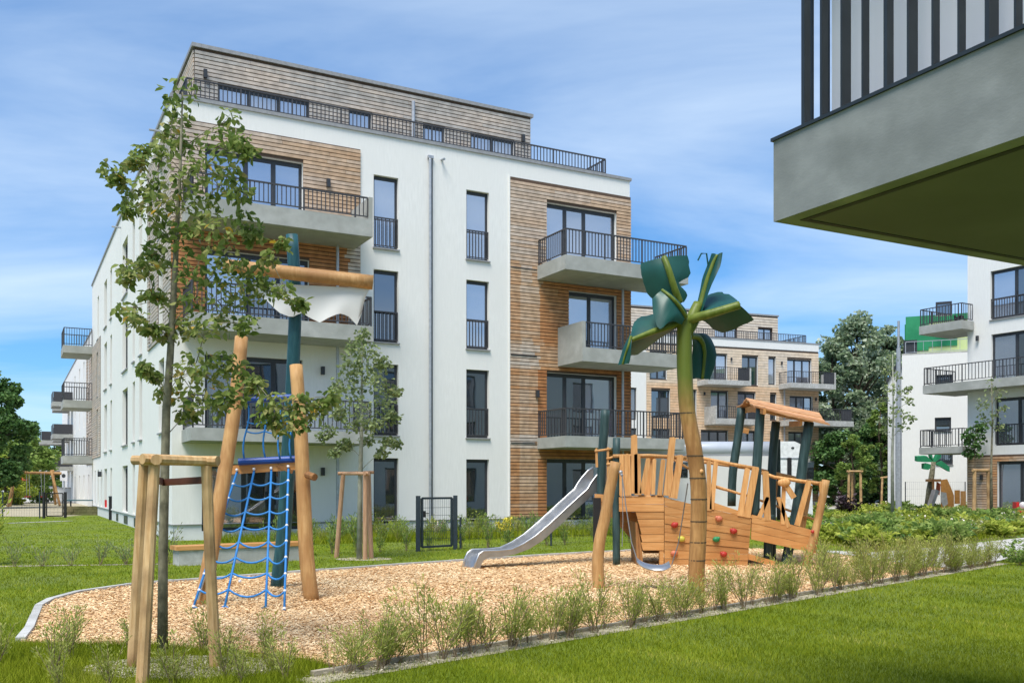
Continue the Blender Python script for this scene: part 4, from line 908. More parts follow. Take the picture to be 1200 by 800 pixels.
tops = [at(278, 552, 12.98), at(298, 551, 13.02), at(318, 550, 13.07), at(338, 548, 13.12)]
feet = [Vector((at(221, 712, 11.6).x, 11.75, .0)), Vector((at(257, 712, 11.6).x, 11.8, .0)), Vector((at(305, 712, 11.5).x, 11.75, 0)), Vector((at(332, 722, 11.5).x, 11.55, 0))]
nr = 9
for i in range(4): rope(tops[i], feet[i], 0, .016, 5)
class _Clips:
    def ball(s, *a): m_ = MB(); m_.ball(*a); m_.part('clip', M['white_clip'], T)
cl_ = _Clips()
for j in range(nr):
    t = .1 + .88 * j / (nr - 1); ps = [tops[i].lerp(feet[i], t) for i in range(4)]
    for i in range(3): rope(ps[i], ps[i + 1], .035 + .05 * t * random.uniform(.5, 1.7), .014)
    for i in (0, 3): cl_.ball(ps[i], .022, 6, 4)
    if j == 6: cl_.ball(ps[1] + Vector((.1, 0, -.1)), .022, 6, 4)
for p in tops: cl_.ball(p + Vector((0, -.02, .02)), .022, 6, 4)
rp.part('climbing_net', M['blue'], T, smooth=True)
MB().bar(at(232, 702, 12.1), at(243, 665, 12.16), .04, .012).part('foot_plate', M['steel'], T)

# ================================================================ bench
t = thing('bench', 'long low concrete bench with a slim orange-brown wooden top', 'bench', (-5.45, 18.9, 0), rz=math.atan2(1.45, 2.05), local=True)
L = 2.62; MB().box(-L / 2 + .05, L / 2 - .05, -.2, .2, -.02, .30).part('plinth', M['concrete_light'], t)
for k in range(3): MB().box(-L / 2, L / 2, -.23 + .157 * k, -.23 + .157 * k + .147, .302, .38).part('slat', M['plank'], t)

# ================================================================ wire garden gate and fence
def gate(label, a, b, h, mat):
    t = thing('garden_gate', label, 'gate', ((a.x + b.x) / 2, (a.y + b.y) / 2, 0)); z = Vector((0, 0, 1))
    for p in (a, b): MB().bar(p - z * .05, p + z * h, .1, .1, up=(0, 1, 0)).part('gate_post', mat, t)
    d = (b - a).normalized(); p, q = a + d * .11, b - d * .11
    f = MB(); f.bar(p + z * .1, q + z * .1, .04, .05); f.bar(p + z * (h - .06), q + z * (h - .06), .04, .05); f.bar(p + z * .1, p + z * (h - .06), .04, .05, up=d); f.bar(q + z * .1, q + z * (h - .06), .04, .05, up=d); f.part('gate_frame', mat, t)
    w = MB(); n = max(6, int((q - p).length / .055))
    for i in range(1, n): c = p.lerp(q, i / n); w.bar(c + z * .1, c + z * (h - .08), .006, .006, up=(0, 1, 0))
    for k in range(1, 6): c = z * (.1 + (h - .2) * k / 6); w.bar(p + c, q + c, .008, .008)
    w.part('wire_mesh', mat, t)
    c = p + d * .06 + z * (h * .68); MB().bar(c - z * .09, c + z * .06, .07, .07, up=(0, 1, 0)).part('lock_box', M['black'], t); MB().bar(c + d * .04 + Vector((0, -.05, 0)), c + d * .15 + Vector((0, -.05, 0)), .02, .02).part('handle', M['black'], t)
    return t
ga, gb = G(490, 646), G(534, 643); gb.y = 22.7
gate('dark wire-mesh garden gate standing between two posts in front of the white facade', ga, gb, 1.30, M['gate'])
def wirefence(label, pts, h, mat, step=2.4, wires=True):
    t = thing('wire_fence', label, 'fence', (pts[0].x, pts[0].y, 0)); z = Vector((0, 0, 1)); w = MB()
    for a, b in zip(pts[:-1], pts[1:]):
        n = max(1, round((b - a).length / step))
        for i in range(n + 1): p = a.lerp(b, i / n); MB().bar(p, p + z * h, .045, .045, up=(0, 1, 0)).part('fence_post', mat, t)
        for k in range(5): w.bar(a + z * (.08 + (h - .1) * k / 4), b + z * (.08 + (h - .1) * k / 4), .005, .005)
        m = int((b - a).length / .12)
        for i in range(m): p = a.lerp(b, i / m); w.bar(p + z * .05, p + z * h, .004, .004, up=(0, 1, 0))
    w.part('wire_mesh', mat, t, kind='stuff'); return t
wirefence('low thin wire fence running right from the garden gate behind the slide', [gb + Vector((.12, .06, 0)), gb + Vector((4.6, 2.6, 0))], .78, M['gate'])
ga2, gb2 = G(51.5, 607), G(83, 606); gb2.y = ga2.y + .6
gate('dark metal gate with black posts at the far left near the swing', ga2, gb2, 1.22, M['black'])
wirefence('thin wire fence with dark posts left of the far black gate', [Vector((-25.5, 44, 0)), ga2 + Vector((-.2, 0, 0))], 1.25, M['gate'], 1.8)

# ================================================================ slide
S = thing('slide', 'curved stainless steel slide leaning on the wooden play ship', 'slide', (1.0, 18.2, 0))
top_n = [(711, 547), (705, 551), (698, 559), (693, 566), (689, 573), (667, 593), (645, 613.5), (628, 628), (614, 637), (600, 643.5), (584, 645), (567, 645.5), (562, 649), (559, 656), (556, 667)]
bot_n = [(711, 575), (708, 575.5), (703, 576), (698, 577), (693, 581), (674, 598), (654, 617), (636, 633), (620, 643), (604, 649), (588, 652), (572, 653), (567, 656), (564, 661), (562.5, 668)]
ax = Vector((.866, .5, 0)); wdir = Vector((-.5, .866, 0)) * .46
P0 = at(559, 667, 17.35)
def on_slide(x, y):
    k = (x - 600) / FPX; t_ = (k * P0.y - P0.x) / (ax.x - k * ax.y); Yq = P0.y + ax.y * t_; return at(x, y, Yq)
tn = [on_slide(*q) for q in top_n]; bn = [on_slide(*q) for q in bot_n]
def strip(name, A, Bq, off):
    m = MB(); n = len(A); off = Vector(off)
    vs = [*A, *Bq, *[p + off for p in A], *[p + off for p in Bq]]; fs = []
    for i in range(n - 1):
        fs += [(i, i + 1, n + i + 1, n + i), (2 * n + i, 3 * n + i, 3 * n + i + 1, 2 * n + i + 1), (i, 2 * n + i, 2 * n + i + 1, i + 1), (n + i, n + i + 1, 3 * n + i + 1, 3 * n + i)]
    fs += [(0, n, 3 * n, 2 * n), (n - 1, 3 * n - 1, 4 * n - 1, 2 * n - 1)]
    m.add(vs, fs); return m
wn_ = wdir.normalized()
strip('side', tn, bn, wn_ * .03).part('side_wall', M['steel'], S)
strip('side', [p + wdir for p in tn], [p + wdir for p in bn], wn_ * .03).part('side_wall', M['steel'], S)
bed_t = [a.lerp(b, .55) + wn_ * .03 for a, b in zip(tn, bn)]; bed_b = [a.lerp(b, .72) + wn_ * .03 for a, b in zip(tn, bn)]
strip('bed', bed_t, bed_b, wdir - wn_ * .03).part('chute', M['steel'], S)
for o_ in (Vector((0, 0, 0)), wdir):
    m = MB(); m.tube([p + o_ + wn_ * .015 for p in tn], .022, 8); m.part('rim', M['steel'], S, smooth=True)
MB().ball(on_slide(707, 564), .03, 8, 5).part('bolt', M['metal'], S)
# ================================================================ play ship
YS, YB = 18.1, 19.45
SH = thing('play_ship', 'tilted wooden play ship with climbing-hold hull, leaning palings and a small slatted roof', 'play ship', (at(830, 640, YS).x, 18.7, 0))
def c2(x, y): return (680 + x / 3.078, 440 + y / 3.078)      # crop pixels of the measured drawing
def planks(quad_px, n, Y, th=.04, name='plank', mat='plank', gap=.006, vert=False, skip=()):
    """board a quadrilateral (tl, tr, br, bl) with n planks"""
    tl, tr, br, bl = [at(*q, Y) if len(q) == 2 else at(*q) for q in quad_px]
    for i in range(n):
        if i in skip: continue
        f0, f1 = i / n, (i + 1) / n
        if not vert: a, b, c, d = tl.lerp(bl, f0), tr.lerp(br, f0), tr.lerp(br, f1), tl.lerp(bl, f1)
        else: a, b, c, d = tl.lerp(tr, f0), tl.lerp(tr, f1), bl.lerp(br, f1), bl.lerp(br, f0)
        g = ((d - a).normalized() if not vert else (b - a).normalized()) * gap / 2
        if not vert: a, b, c, d = a + g, b + g, c - g, d - g
        else: a, d, b, c = a + g, d + g, b - g, c - g
        o = Vector((0, random.uniform(-.012, .006), 0))
        MB().prism([a + o, b + o, c + o, d + o], (0, th, 0)).part(name, M[mat], SH)
# stern block: long upper planks, then the narrower lower ones behind the curved cut-out
planks([c2(140, 437), c2(302, 437), c2(302, 490), c2(140, 490)], 2, YS)
planks([c2(52, 425), c2(139, 432), c2(139, 490), c2(52, 482)], 2, YS + .35)
st = [(205, 490, 517), (212, 517, 544), (219, 544, 572), (222, 572, 600), (224, 600, 630)]
for (x0, y0, y1) in st:
    MB().prism([at(*c2(x0 - 5, y0 + .8), YS), at(*c2(302, y0 + .8), YS), at(*c2(302, y1 - .8), YS), at(*c2(x0 + 2, y1 - .8), YS)], (0, .04, 0)).part('plank', M['plank'], SH)
MB().prism([at(*c2(199, 528), YS + .05), at(*c2(206, 530), YS + .05), at(*c2(224, 640), YS + .05), at(*c2(228, 690), YS + .05), at(*c2(206, 690), YS + .05)], (0, .9, 0)).part('rib_board', M['log_dark'], SH)
MB().prism([at(*c2(286, 630), YS + .01), at(*c2(301, 630), YS + .01), at(*c2(301, 690), YS + .01), at(*c2(286, 690), YS + .01)], (0, .1, 0)).part('foot', M['plank'], SH)
# climbing hull
planks([c2(304, 438), c2(617, 515), c2(603, 688), c2(304, 690)], 8, YS - .005)
planks([c2(478, 455), c2(622, 503), c2(618, 514), c2(478, 482)], 1, YS + .0)
# bow
planks([c2(620, 500), c2(862, 562), c2(850, 640), c2(616, 590)], 3, YS - .008)
planks([c2(605, 640), c2(704, 668), c2(700, 688), c2(603, 662)], 1, YS + .02)
# far side of the hull, stern transom and deck
planks([(697, 584, YB), (881, 604, YB), (876, 648, YB), (755, 648, YB)], 5, YB)
planks([(881, 604, YB), (958, 626, YB), (955, 640, YB), (881, 630, YB)], 2, YB)
dk = [at(*c2(140, 436), YS + .06), at(*c2(300, 436), YS + .06), at(*c2(480, 500), YS + .06), at(*c2(850, 600), YS + .06)]
for a, b in zip(dk[:-1], dk[1:]):
    n = max(2, int((b - a).length / .16))
    for i in range(n):
        p, q = a.lerp(b, i / n + .004), a.lerp(b, (i + 1) / n - .004)
        MB().prism([p, q, q + Vector((0, YB - YS - .1, 0)), p + Vector((0, YB - YS - .1, 0))], (0, 0, -.035)).part('deck_board', M['plank'], SH)
MB().bar(at(*c2(60, 440), YS + .4), at(*c2(60, 600), YS + .4), .14, .2, up=(0, 1, 0)).part('tyre_block', M['black'], SH)
# climbing holds
for (x, y, c) in ((340, 538, 'hold_red'), (365, 588, 'hold_yellow'), (338, 640, 'hold_pink'), (500, 515, 'hold_pink'), (553, 560, 'hold_red'), (490, 590, 'hold_green'), (517, 643, 'hold_red')):
    p = at(*c2(x, y), YS - .04); m = MB(); m.ball(p, .062, 8, 6, (1.1, .75, .9), .12); m.ball(p + Vector((random.choice((-.04, .04)), -.01, .02)), .035, 7, 5, (1, .8, 1), .1); m.part('climbing_hold', M[c], SH, smooth=True)
# palings, rails and posts of the near side (crop pixels: foot, head, width)
def paling(x0, y0, x1, y1, w, Y=YS - .02, name='paling', mat='pale', th=.04):
    a, b = at(*c2(x0, y0), Y), at(*c2(x1, y1), Y); d = (b - a).normalized(); s = Vector((d.z, 0, -d.x)) * (w / 3.078 / FPX * Y / 2)
    k = random.uniform(-.015, .015); m = MB(); m.prism([a - s * .95, a + s, b + s * .85, b + d * .02 + s * random.uniform(-.4, .4), b - s * .9], (0, th, 0)); return m.part(name, M[mat], SH)
for q in ((150, 432, 150, 286, 18), (172, 432, 170, 284, 24), (208, 430, 206, 284, 26), (222, 425, 246, 300, 18), (262, 428, 268, 302, 15), (286, 432, 300, 304, 18), (337, 442, 362, 288, 26),
          (466, 486, 464, 308, 17), (474, 482, 490, 312, 17), (577, 506, 604, 336, 21), (600, 510, 634, 332, 27), (676, 522, 669, 346, 24), (645, 514, 676, 440, 15), (730, 536, 736, 392, 15), (752, 546, 716, 440, 16), (783, 540, 826, 380, 20)): paling(*q)
for q in ((195, 425, 195, 216, 25), (312, 432, 334, 224, 25)): paling(*q, name='tall_post', th=.07)
paling(772, 440, 732, 378, 20, YS - .06, 'brace'); paling(862, 470, 884, 386, 14, YS - .06, 'brace'); paling(873, 468, 868, 384, 13, YS - .06, 'brace')
for k in (-.02, .0, .02): pass
m = MB(); m.ball(at(*c2(735, 385), YS - .06), .1, 9, 6, (1.3, .5, .8), .1); m.part('knot', M['pale'], SH, smooth=True)
def raill(pts, r=.035, Y=YS + .05, name='handrail', mat='pale'): m = MB(); m.tube([at(*c2(*q), Y) for q in pts], r, 9, jitter=.04); return m.part(name, M[mat], SH, smooth=True)
raill([(118, 290), (250, 288), (384, 296)]); raill([(384, 285), (450, 300), (540, 318), (642, 336)]); raill([(655, 350), (700, 366), (780, 378), (884, 392)])
raill([(330, 300), (350, 310), (400, 340)], .025); raill([(486, 398), (570, 424), (600, 432)], .025); raill([(210, 434), (250, 437), (300, 434)], .03)
raill([(120, 290), (300, 292), (640, 338), (880, 392)], .035, YB - .05); raill([(480, 400), (600, 432), (850, 520)], .025, YB - .05)
for q in ((150, 435, 150, 290, 22), (240, 435, 262, 292, 22), (330, 440, 322, 296, 22), (690, 520, 706, 380, 20), (800, 560, 830, 396, 20)): paling(*q, Y=YB)
m = MB(); p = [at(*c2(x, y), YS - .03) for x, y in ((812, 690), (848, 560), (868, 470), (886, 376))]; m.tube(smoothpts(p), .075, 12, jitter=.03); m.part('stem_post', M['robinia'], SH, smooth=True)
m = MB(); m.ball(at(*c2(838, 562), YS - .11), .035, 8, 5); m.part('bolt_cap', M['hold_red'], SH)
# slide gate on the stern
for (x0, y0, x1, y1) in ((60, 330, 58, 264), (100, 420, 100, 260)): paling(x0, y0, x1, y1, 9, YS + .15, 'gate_post')
raill([(52, 272), (112, 264)], .022, YS + .15); raill([(95, 300), (130, 290)], .022, YS + .15); raill([(95, 320), (130, 312)], .022, YS + .15)
# slate-green posts
def spost(px, r, Y0, Y1): 
    n = len(px); p = [at(*c2(x, y), Y0 + (Y1 - Y0) * i / (n - 1)) for i, (x, y) in enumerate(px)]; m = MB(); m.tube(smoothpts(p), r, 10, jitter=.03); return m.part('painted_post', M['slate'], SH, smooth=True)
spost([(74, 470), (77, 330), (84, 220), (91, 124)], .088, YS + .5, YS + .5); spost([(131, 684), (130, 560), (130, 400), (131, 224)], .072, YS + .12, YS + .12)
spost([(546, 470), (550, 350), (566, 240), (582, 118)], .085, YB - .15, YB - .15); spost([(628, 520), (633, 400), (641, 260), (651, 114)], .09, YS + .15, YS + .15)
spost([(690, 700), (690, 500), (692, 330), (706, 166)], .09, YB - .1, YB - .1); spost([(716, 520), (715, 360), (714, 230)], .045, YB + .3, YB + .3)
spost([(735, 700), (770, 540), (790, 420), (806, 290), (826, 168)], .095, YS + .2, YS + .2); spost([(677, 660), (680, 560), (684, 500)], .09, YS + .25, YS + .25)
# roof: two slopes of slats laid along the tilted ridge
def c3(x, y): return (830 + x / 7.273, 450 + y / 7.273)
R0, R1 = at(*c3(322, 120), 18.75), at(*c3(945, 246), 18.95)
E0, Em, E1 = at(*c3(428, 188), 17.95), at(*c3(690, 262), 18.0), at(*c3(1035, 338), 18.15)
F0_, F1_ = at(*c3(240, 186), 19.6), at(*c3(860, 320), 19.8)
def slope(A0, A1, B0, Bm, B1, n, sag):
    for i in range(n):
        rows = []
        for f in ((i + .04) / n, (i + 1.12) / n):
            f = min(f, 1.03); bulge = Vector((0, 0, -sag * math.sin(f * math.pi)))
            a, b = A0.lerp(B0, f) + bulge, A1.lerp(B1, f) + bulge; c = A0.lerp(A1, .5).lerp(Bm, f) + bulge; rows.append([a, c, b])
        up = Vector((0, 0, .012 * (n - i) / n + (.014 if i % 2 else 0)))
        m = MB(); v = [p + up for r in rows for p in r]; v += [p + Vector((0, 0, -.028)) for p in v]
        m.add(v, [(0, 1, 4, 3), (1, 2, 5, 4), (6, 9, 10, 7), (7, 10, 11, 8), (0, 3, 9, 6), (2, 8, 11, 5), (0, 6, 7, 1), (1, 7, 8, 2), (3, 4, 10, 9), (4, 5, 11, 10)]); m.part('roof_slat', M['roof_slat'], SH)
slope(R0, R1, E0, Em, E1, 7, .06); slope(R0, R1, F0_, F0_.lerp(F1_, .5), F1_, 7, .06)
dz = Vector((0, 0, -.07))
for (a, b, c) in ((E0 + Vector((.12, 0, -.1)), R0 + Vector((.12, 0, -.14)), F0_ + Vector((.12, 0, -.1))), (E1 + Vector((-.55, 0, .03)), R1 + Vector((-.4, 0, -.14)), F1_ + Vector((-.4, 0, -.05)))):
    m = MB(); m.bar(a, b + dz, .05, .11); m.bar(b + dz, c, .05, .11); m.part('rafter', M['plank'], SH)
MB().bar(R0 + Vector((0.02, 0, -.06)), R1 + Vector((0, 0, -.06)), .06, .08).part('ridge_beam', M['plank'], SH)
m = MB(); 
for (a, c) in (((600, 205), (590, 330)),): m.bar(at(*c2(600, 190), YS + .3), at(*c2(596, 208), YS + .3), .06, .1)
m.part('bracket', M['plank'], SH)

# ================================================================ palm post, crooked post, hammock
PL = thing('play_palm', 'carved palm-tree post with a ringed brown trunk and big dark green plastic leaves', 'play palm', G(816, 700).to_tuple())
YP = 13.1
tr = [at(x, y, YP) for x, y in ((816, 712), (816, 674), (818.5, 622), (818.5, 570), (813, 524), (806, 490), (803.5, 462))]
post2(PL, 'trunk', [(816, 712, YP), (816, 674, YP), (818.5, 622, YP), (818.5, 570, YP), (813, 524, YP), (807, 492, YP), (804, 468, YP), (803, 448, YP), (802, 420, YP), (802, 394, YP), (802, 372, YP)], .115, .104, M['palm_trunk'])
for y, x in ((484, 805.5), (534, 814.5), (560, 817.5), (584.6, 818.8), (610.6, 818.8), (635, 818), (656, 817)):
    p = at(x, y, YP); m = MB(); d = .006; m.tube([p - Vector((0, 0, .007)), p + Vector((0, 0, .007))], .1155 if y > 500 else .1115, 16); m.part('ring_groove', M['bark_dark'], PL)
def frond(mid, left, right, stem=(.045, .03), bulge=.03, tear=.02):
    """leaf of two half blades lofted between the midrib and the outer edges (crop pixels plus depth)"""
    q3 = lambda v: at(700 + v[0] / 3.335, 280 + v[1] / 3.335, YP + v[2])
    def resample(pts, n):
        s = smoothpts([q3(v) for v in pts], 6); return [s[round(i * (len(s) - 1) / (n - 1))] for i in range(n)]
    n = 15; mp_ = resample(mid, n); lf = None
    m = MB()
    for edge, sg in ((left, 1), (right, -1)):
        ep = resample(edge, n); k = 5; rows = []
        for a, b in zip(mp_, ep):
            nn = Vector((0, -1, .35)); t_ = random.uniform(-tear, tear)
            rows.append([a.lerp(b, f / (k - 1) * (1 + (t_ if f == k - 1 else 0))) + nn * (bulge * math.sin(math.pi * f / (k - 1) * .9)) for f in range(k)])
        vs = [v for r in rows for v in r]; N = len(vs); vs += [v + Vector((0, .012, .002)) for v in vs]
        fs = []
        for i in range(n - 1):
            for c in range(k - 1):
                a = i * k + c; fs += [(a, a + 1, a + k + 1, a + k), (N + a, N + a + k, N + a + k + 1, N + a + 1)]
        m.add(vs, fs)
        rim = [i * k + k - 1 for i in range(n)]; rim = list(range(k)) + rim[1:] + [(n - 1) * k + c for c in range(k - 2, -1, -1)]
        rv = [vs[r_] for r_ in rim] + [vs[N + r_] for r_ in rim]; q_ = len(rim); m.add(rv, [(i, q_ + i, q_ + i + 1, i + 1) for i in range(q_ - 1)])
    lf = m.part('leaf', M['leaf_teal'], PL, smooth=True)
    m = MB(); m.tube([v + Vector((0, -.012, 0)) for v in mp_], [stem[0] + (stem[1] - stem[0]) * i / (n - 1) for i in range(n)], 10); m.part('midrib', M['stem_green'], lf, smooth=True)
    return lf
frond([(322, 250, -.03), (300, 190, -.10), (278, 120, -.12), (260, 72, -.05)], [(300, 262, -.02), (215, 235, .10), (186, 190, .12), (172, 130, .10), (170, 97, .12)], [(338, 248, .0), (352, 215, .05), (318, 172, -.04), (362, 145, .08), (352, 66, .10)], (.05, .042), .02, .03)
frond([(345, 305, -.12), (318, 262, -.24), (285, 225, -.28), (252, 200, -.18)], [(330, 335, -.16), (285, 322, -.34), (245, 352, -.38), (220, 300, -.30), (214, 236, -.2)], [(352, 300, -.1), (345, 276, -.14), (318, 245, -.18), (285, 215, -.2), (256, 197, -.16)], (.03, .02), .03, .02)
frond([(330, 318, -.02), (280, 340, -.14), (210, 365, -.26), (132, 395, -.34)], [(318, 300, .05), (262, 285, .10), (205, 295, .10), (150, 318, .02), (128, 385, -.20)], [(335, 335, -.02), (270, 372, .08), (215, 410, .12), (165, 448, .05), (128, 456, -.1)], (.062, .03), .02, .05)
frond([(132, 380, -.34), (120, 420, -.36), (108, 455, -.33), (98, 490, -.30)], [(128, 372, -.30), (104, 420, -.28), (90, 462, -.25), (80, 493, -.25)], [(134, 395, -.38), (132, 430, -.42), (130, 462, -.40), (124, 487, -.36)], (.02, .012), .01, .02)
frond([(352, 372, 0), (385, 318, .04), (408, 240, .08), (428, 165, .08), (452, 95, .05), (468, 62, .03)], [(350, 360, .02), (378, 300, .06), (398, 215, .12), (412, 150, .14), (436, 88, .12), (446, 58, .10)], [(356, 372, .0), (394, 322, -.03), (424, 240, -.06), (452, 168, -.05), (480, 108, -.02), (490, 54, 0)], (.062, .016), .02, .03)
frond([(350, 322, 0), (392, 306, -.10), (450, 290, -.20), (556, 258, -.26)], [(372, 296, .10), (418, 228, .32), (470, 208, .40), (520, 222, .34), (562, 256, -.1)], [(365, 325, .0), (420, 322, -.06), (460, 358, .08), (520, 362, .10), (612, 316, .0)], (.068, .055), .02, .04)
frond([(360, 378, .04), (398, 388, .22), (418, 440, .32), (410, 548, .34)], [(372, 400, .12), (372, 440, .20), (364, 500, .24), (372, 548, .26)], [(372, 372, .10), (432, 376, .36), (466, 455, .42), (440, 552, .40)], (.05, .02), .03, .04)
m = MB(); m.tube([at(818, 305, YP + .1), at(822, 297, YP + .12), at(828, 297, YP + .1), at(830, 312, YP + .1)], .012, 5); m.part('torn_strip', M['leaf_teal'], PL)
post2(PL, 'stem', [(802, 392, YP), (811, 372, YP), (818, 356, YP + .05)], .09, .07, M['stem_green'])
MB().ball(at(822, 552, YP - .1), .03, 8, 5).part('eye_bolt', M['pale'], PL)
CP = thing('crooked_post', 'crooked round wooden post standing alone on the wood chips in front of the slide', 'post', G(702, 690).to_tuple())
post2(CP, 'trunk', [(702, 694, 14.1), (700.5, 660, 14.1), (703, 632, 14.1), (709, 606, 14.1), (714, 578, 14.1), (721.5, 541, 14.1)], .092, .078, M['robinia'])
m = MB(); m.ball(at(727.5, 553, 14.0), .03, 8, 5); m.tube([at(727, 553, 14.05), at(729, 557, 13.97)], .02, 6); m.part('eye_bolt', M['metal'], CP)
HM = thing('hammock', 'low sling seat with shiny curved edge hanging on thin ropes between post and palm', 'hammock', (at(765, 660, 13.9).x, 13.9, 0))
m = MB(); sp = [at(746, 657, 13.9), at(750, 661, 13.9), at(757, 665, 13.9), at(767, 667, 13.9), at(778, 667, 13.85), at(786, 663, 13.8)]
sp = smoothpts(sp); wv = Vector((.03, .34, .05))
m.add([*sp, *[p + wv for p in sp], *[p - Vector((0, 0, .02)) for p in sp], *[p + wv - Vector((0, 0, .02)) for p in sp]], [(i, i + 1, len(sp) + i + 1, len(sp) + i) for i in range(len(sp) - 1)] + [(2 * len(sp) + i, 3 * len(sp) + i, 3 * len(sp) + i + 1, 2 * len(sp) + i + 1) for i in range(len(sp) - 1)] + [(i, 2 * len(sp) + i, 2 * len(sp) + i + 1, i + 1) for i in range(len(sp) - 1)])
m.part('sling', M['steel'], HM, smooth=True)
m = MB(); m.tube([at(729, 557, 13.97), at(733, 590, 13.95), at(740, 635, 13.92), at(747, 657, 13.9)], .009, 5); m.tube([at(729, 557, 13.97), at(730, 610, 13.97), at(729, 640, 13.97)], .006, 5)
m.tube([at(806, 566, 13.2), at(800, 605, 13.5), at(795, 636, 13.7), at(787, 662, 13.8)], .009, 5); m.part('rope', M['rope'], HM)

# ================================================================ shrubs
def shrub_proto(name, kind, label, cat, group, h, spread, nst, per, lsize, leafm, wid=.25, upright=True, base=(0, 0, -50)):
    """stems with leaves along them; returned as an Empty with twig and foliage parts"""
    t = thing(name, label, cat, (0, 0, 0), group); tw = MB(); C, Dd, T = [], [], []
    for k in range(nst):
        a = random.uniform(0, 6.28); hh = h * random.uniform(.55, 1.1); sp = spread * random.uniform(.2, 1.0)
        p0 = Vector((random.uniform(-.04, .04), random.uniform(-.04, .04), -.02)); p1 = Vector((math.cos(a) * sp * .4, math.sin(a) * sp * .4, hh * .5)); p2 = Vector((math.cos(a) * sp, math.sin(a) * sp, hh))
        bz = bezier(p0, p1, p2, 6); tw.tube(bz, [.006, .005, .0045, .004, .003, .0015], 4)
        for i in range(per):
            f = random.uniform(.28, 1.0); q = f * 5; j = min(4, int(q)); p = bz[j].lerp(bz[j + 1], q - j); d = (bz[j + 1] - bz[j]).normalized()
            b = random.uniform(0, 6.28); rad = spread * .22 * random.random(); off = Vector((math.cos(b), math.sin(b), 0))
            C.append(p + off * rad); v = (d * (1.0 if upright else .35) + off * random.uniform(.3, .9) + Vector((0, 0, random.uniform(-.2, .3)))); Dd.append(v); T.append(min(1, max(0, random.gauss(.35 + .3 * f, .2))))
    tw.part('twig', M['twig'], t)
    leaves_obj('foliage', np.array([list(c) for c in C]), np.array(T), lsize, leafm, t, wid, D=np.array([list(d) for d in Dd]))
    return t
def scatter(protos, spots, scale=(.8, 1.2), where=None):
    used = set()
    for (x, y) in spots:
        p = random.choice(protos)
        s = random.uniform(*scale)
        if p.name not in used: used.add(p.name); p.location = (x, y, 0); p.scale = (s,) * 3; p.rotation_euler.z = random.uniform(0, 6.28); o = p
        else: o = dup(p, (x, y, 0), random.uniform(0, 6.28), s)
        if where: o['label'] = where(600 + FPX * x / y, y)
    for p in protos:
        if p.name not in used:
            for c in list(p.children): bpy.data.objects.remove(c)
            bpy.data.objects.remove(p)
# hedge row along the front edging
HL = 'thin young willow-like shrub in the row planted along the front edging of the play area'; HG = 'young shrubs along the front edging'
pro = [shrub_proto('hedge_shrub', 0, HL, 'shrub', HG, random.uniform(.38, .75), random.uniform(.2, .42), random.randint(5, 8), random.randint(52, 76), .052, M['leaf_willow'], .2) for _ in range(7)]
d = KF1 - KF0; n_ = 92; spots = []
for i in range(n_):
    f = max(0.0, (i + random.uniform(-.6, .6)) / n_); f = max(.012, .012 + .988 * f ** 1.12); p = KF0 + d * f + Vector((d.y, -d.x, 0)).normalized() * random.uniform(.0, .2); spots.append((p.x, p.y))
def row_at(px, y):
    for lim, txt in ((455, 'at the left end of the front edging'), (540, 'on the front edging before the open wood chips'), (620, 'on the front edging before the foot of the slide'), (690, 'on the front edging left of the crooked post'), (760, 'on the front edging between crooked post and palm'), (840, 'on the front edging right before the palm'), (920, 'on the front edging before the ship hull'), (1000, 'on the front edging before the ship bow'), (1080, 'on the front edging right of the ship'), (9999, 'at the far right end of the front edging')):
        if px < lim: return 'thin willow-like young shrub ' + txt
scatter(pro, spots, (.5, 1.08), row_at)
# second loose line on the sand side at the right end
pro = [shrub_proto('hedge_shrub', 0, 'pale feathery young shrub behind the edging at the right end of the play area', 'shrub', 'pale shrubs at the right end of the play area', .6, .3, 8, 50, .055, M['leaf_willow'], .17) for _ in range(3)]
scatter(pro, [(KF0 + d * random.uniform(.62, .99) + Vector((-d.y, d.x, 0)).normalized() * random.uniform(.1, 1.0)).to_tuple()[:2] for _ in range(26)], (.7, 1.1))
# near left corner
pro = [shrub_proto('corner_shrub', 0, 'fine-leaved young shrub growing in the rough grass beside the foreground tree pit', 'shrub', 'young shrubs in the left foreground', random.uniform(.45, .66), .24, 7, 60, .042, M['leaf_willow'], .26) for _ in range(4)]
scatter(pro, [(-3.62, 7.45), (-3.9, 8.3), (-4.4, 8.1), (-4.75, 7.9), (-3.3, 8.45), (-3.05, 7.15), (-2.6, 7.25), (-2.3, 7.55), (-2.1, 7.3), (-1.95, 7.75), (-2.55, 8.5), (-1.8, 7.45), (-3.55, 8.75), (-4.3, 7.3), (-2.85, 8.65), (-3.35, 7.0), (-2.2, 8.35), (-4.1, 8.75)], (.55, .95))
# lawn-edge row on the left behind the play area
pro = [shrub_proto('lawn_shrub', 0, 'small sparse shrub in the row crossing the left lawn behind the play area', 'shrub', 'sparse shrubs across the left lawn', .62, .3, 7, 18, .07, M['leaf_young'], .3) for _ in range(3)]
scatter(pro, [(G(x, 663).x, G(x, 663 - (x - 60) * .02).y) for x in (22, 50, 80, 112, 140, 168, 185)], (.8, 1.15))
sheet('gravel_strip', [(-12, 17.4), (-5.9, 18.6), (-5.9, 18.75), (-12, 17.75)], .004, M['gravel_base'])
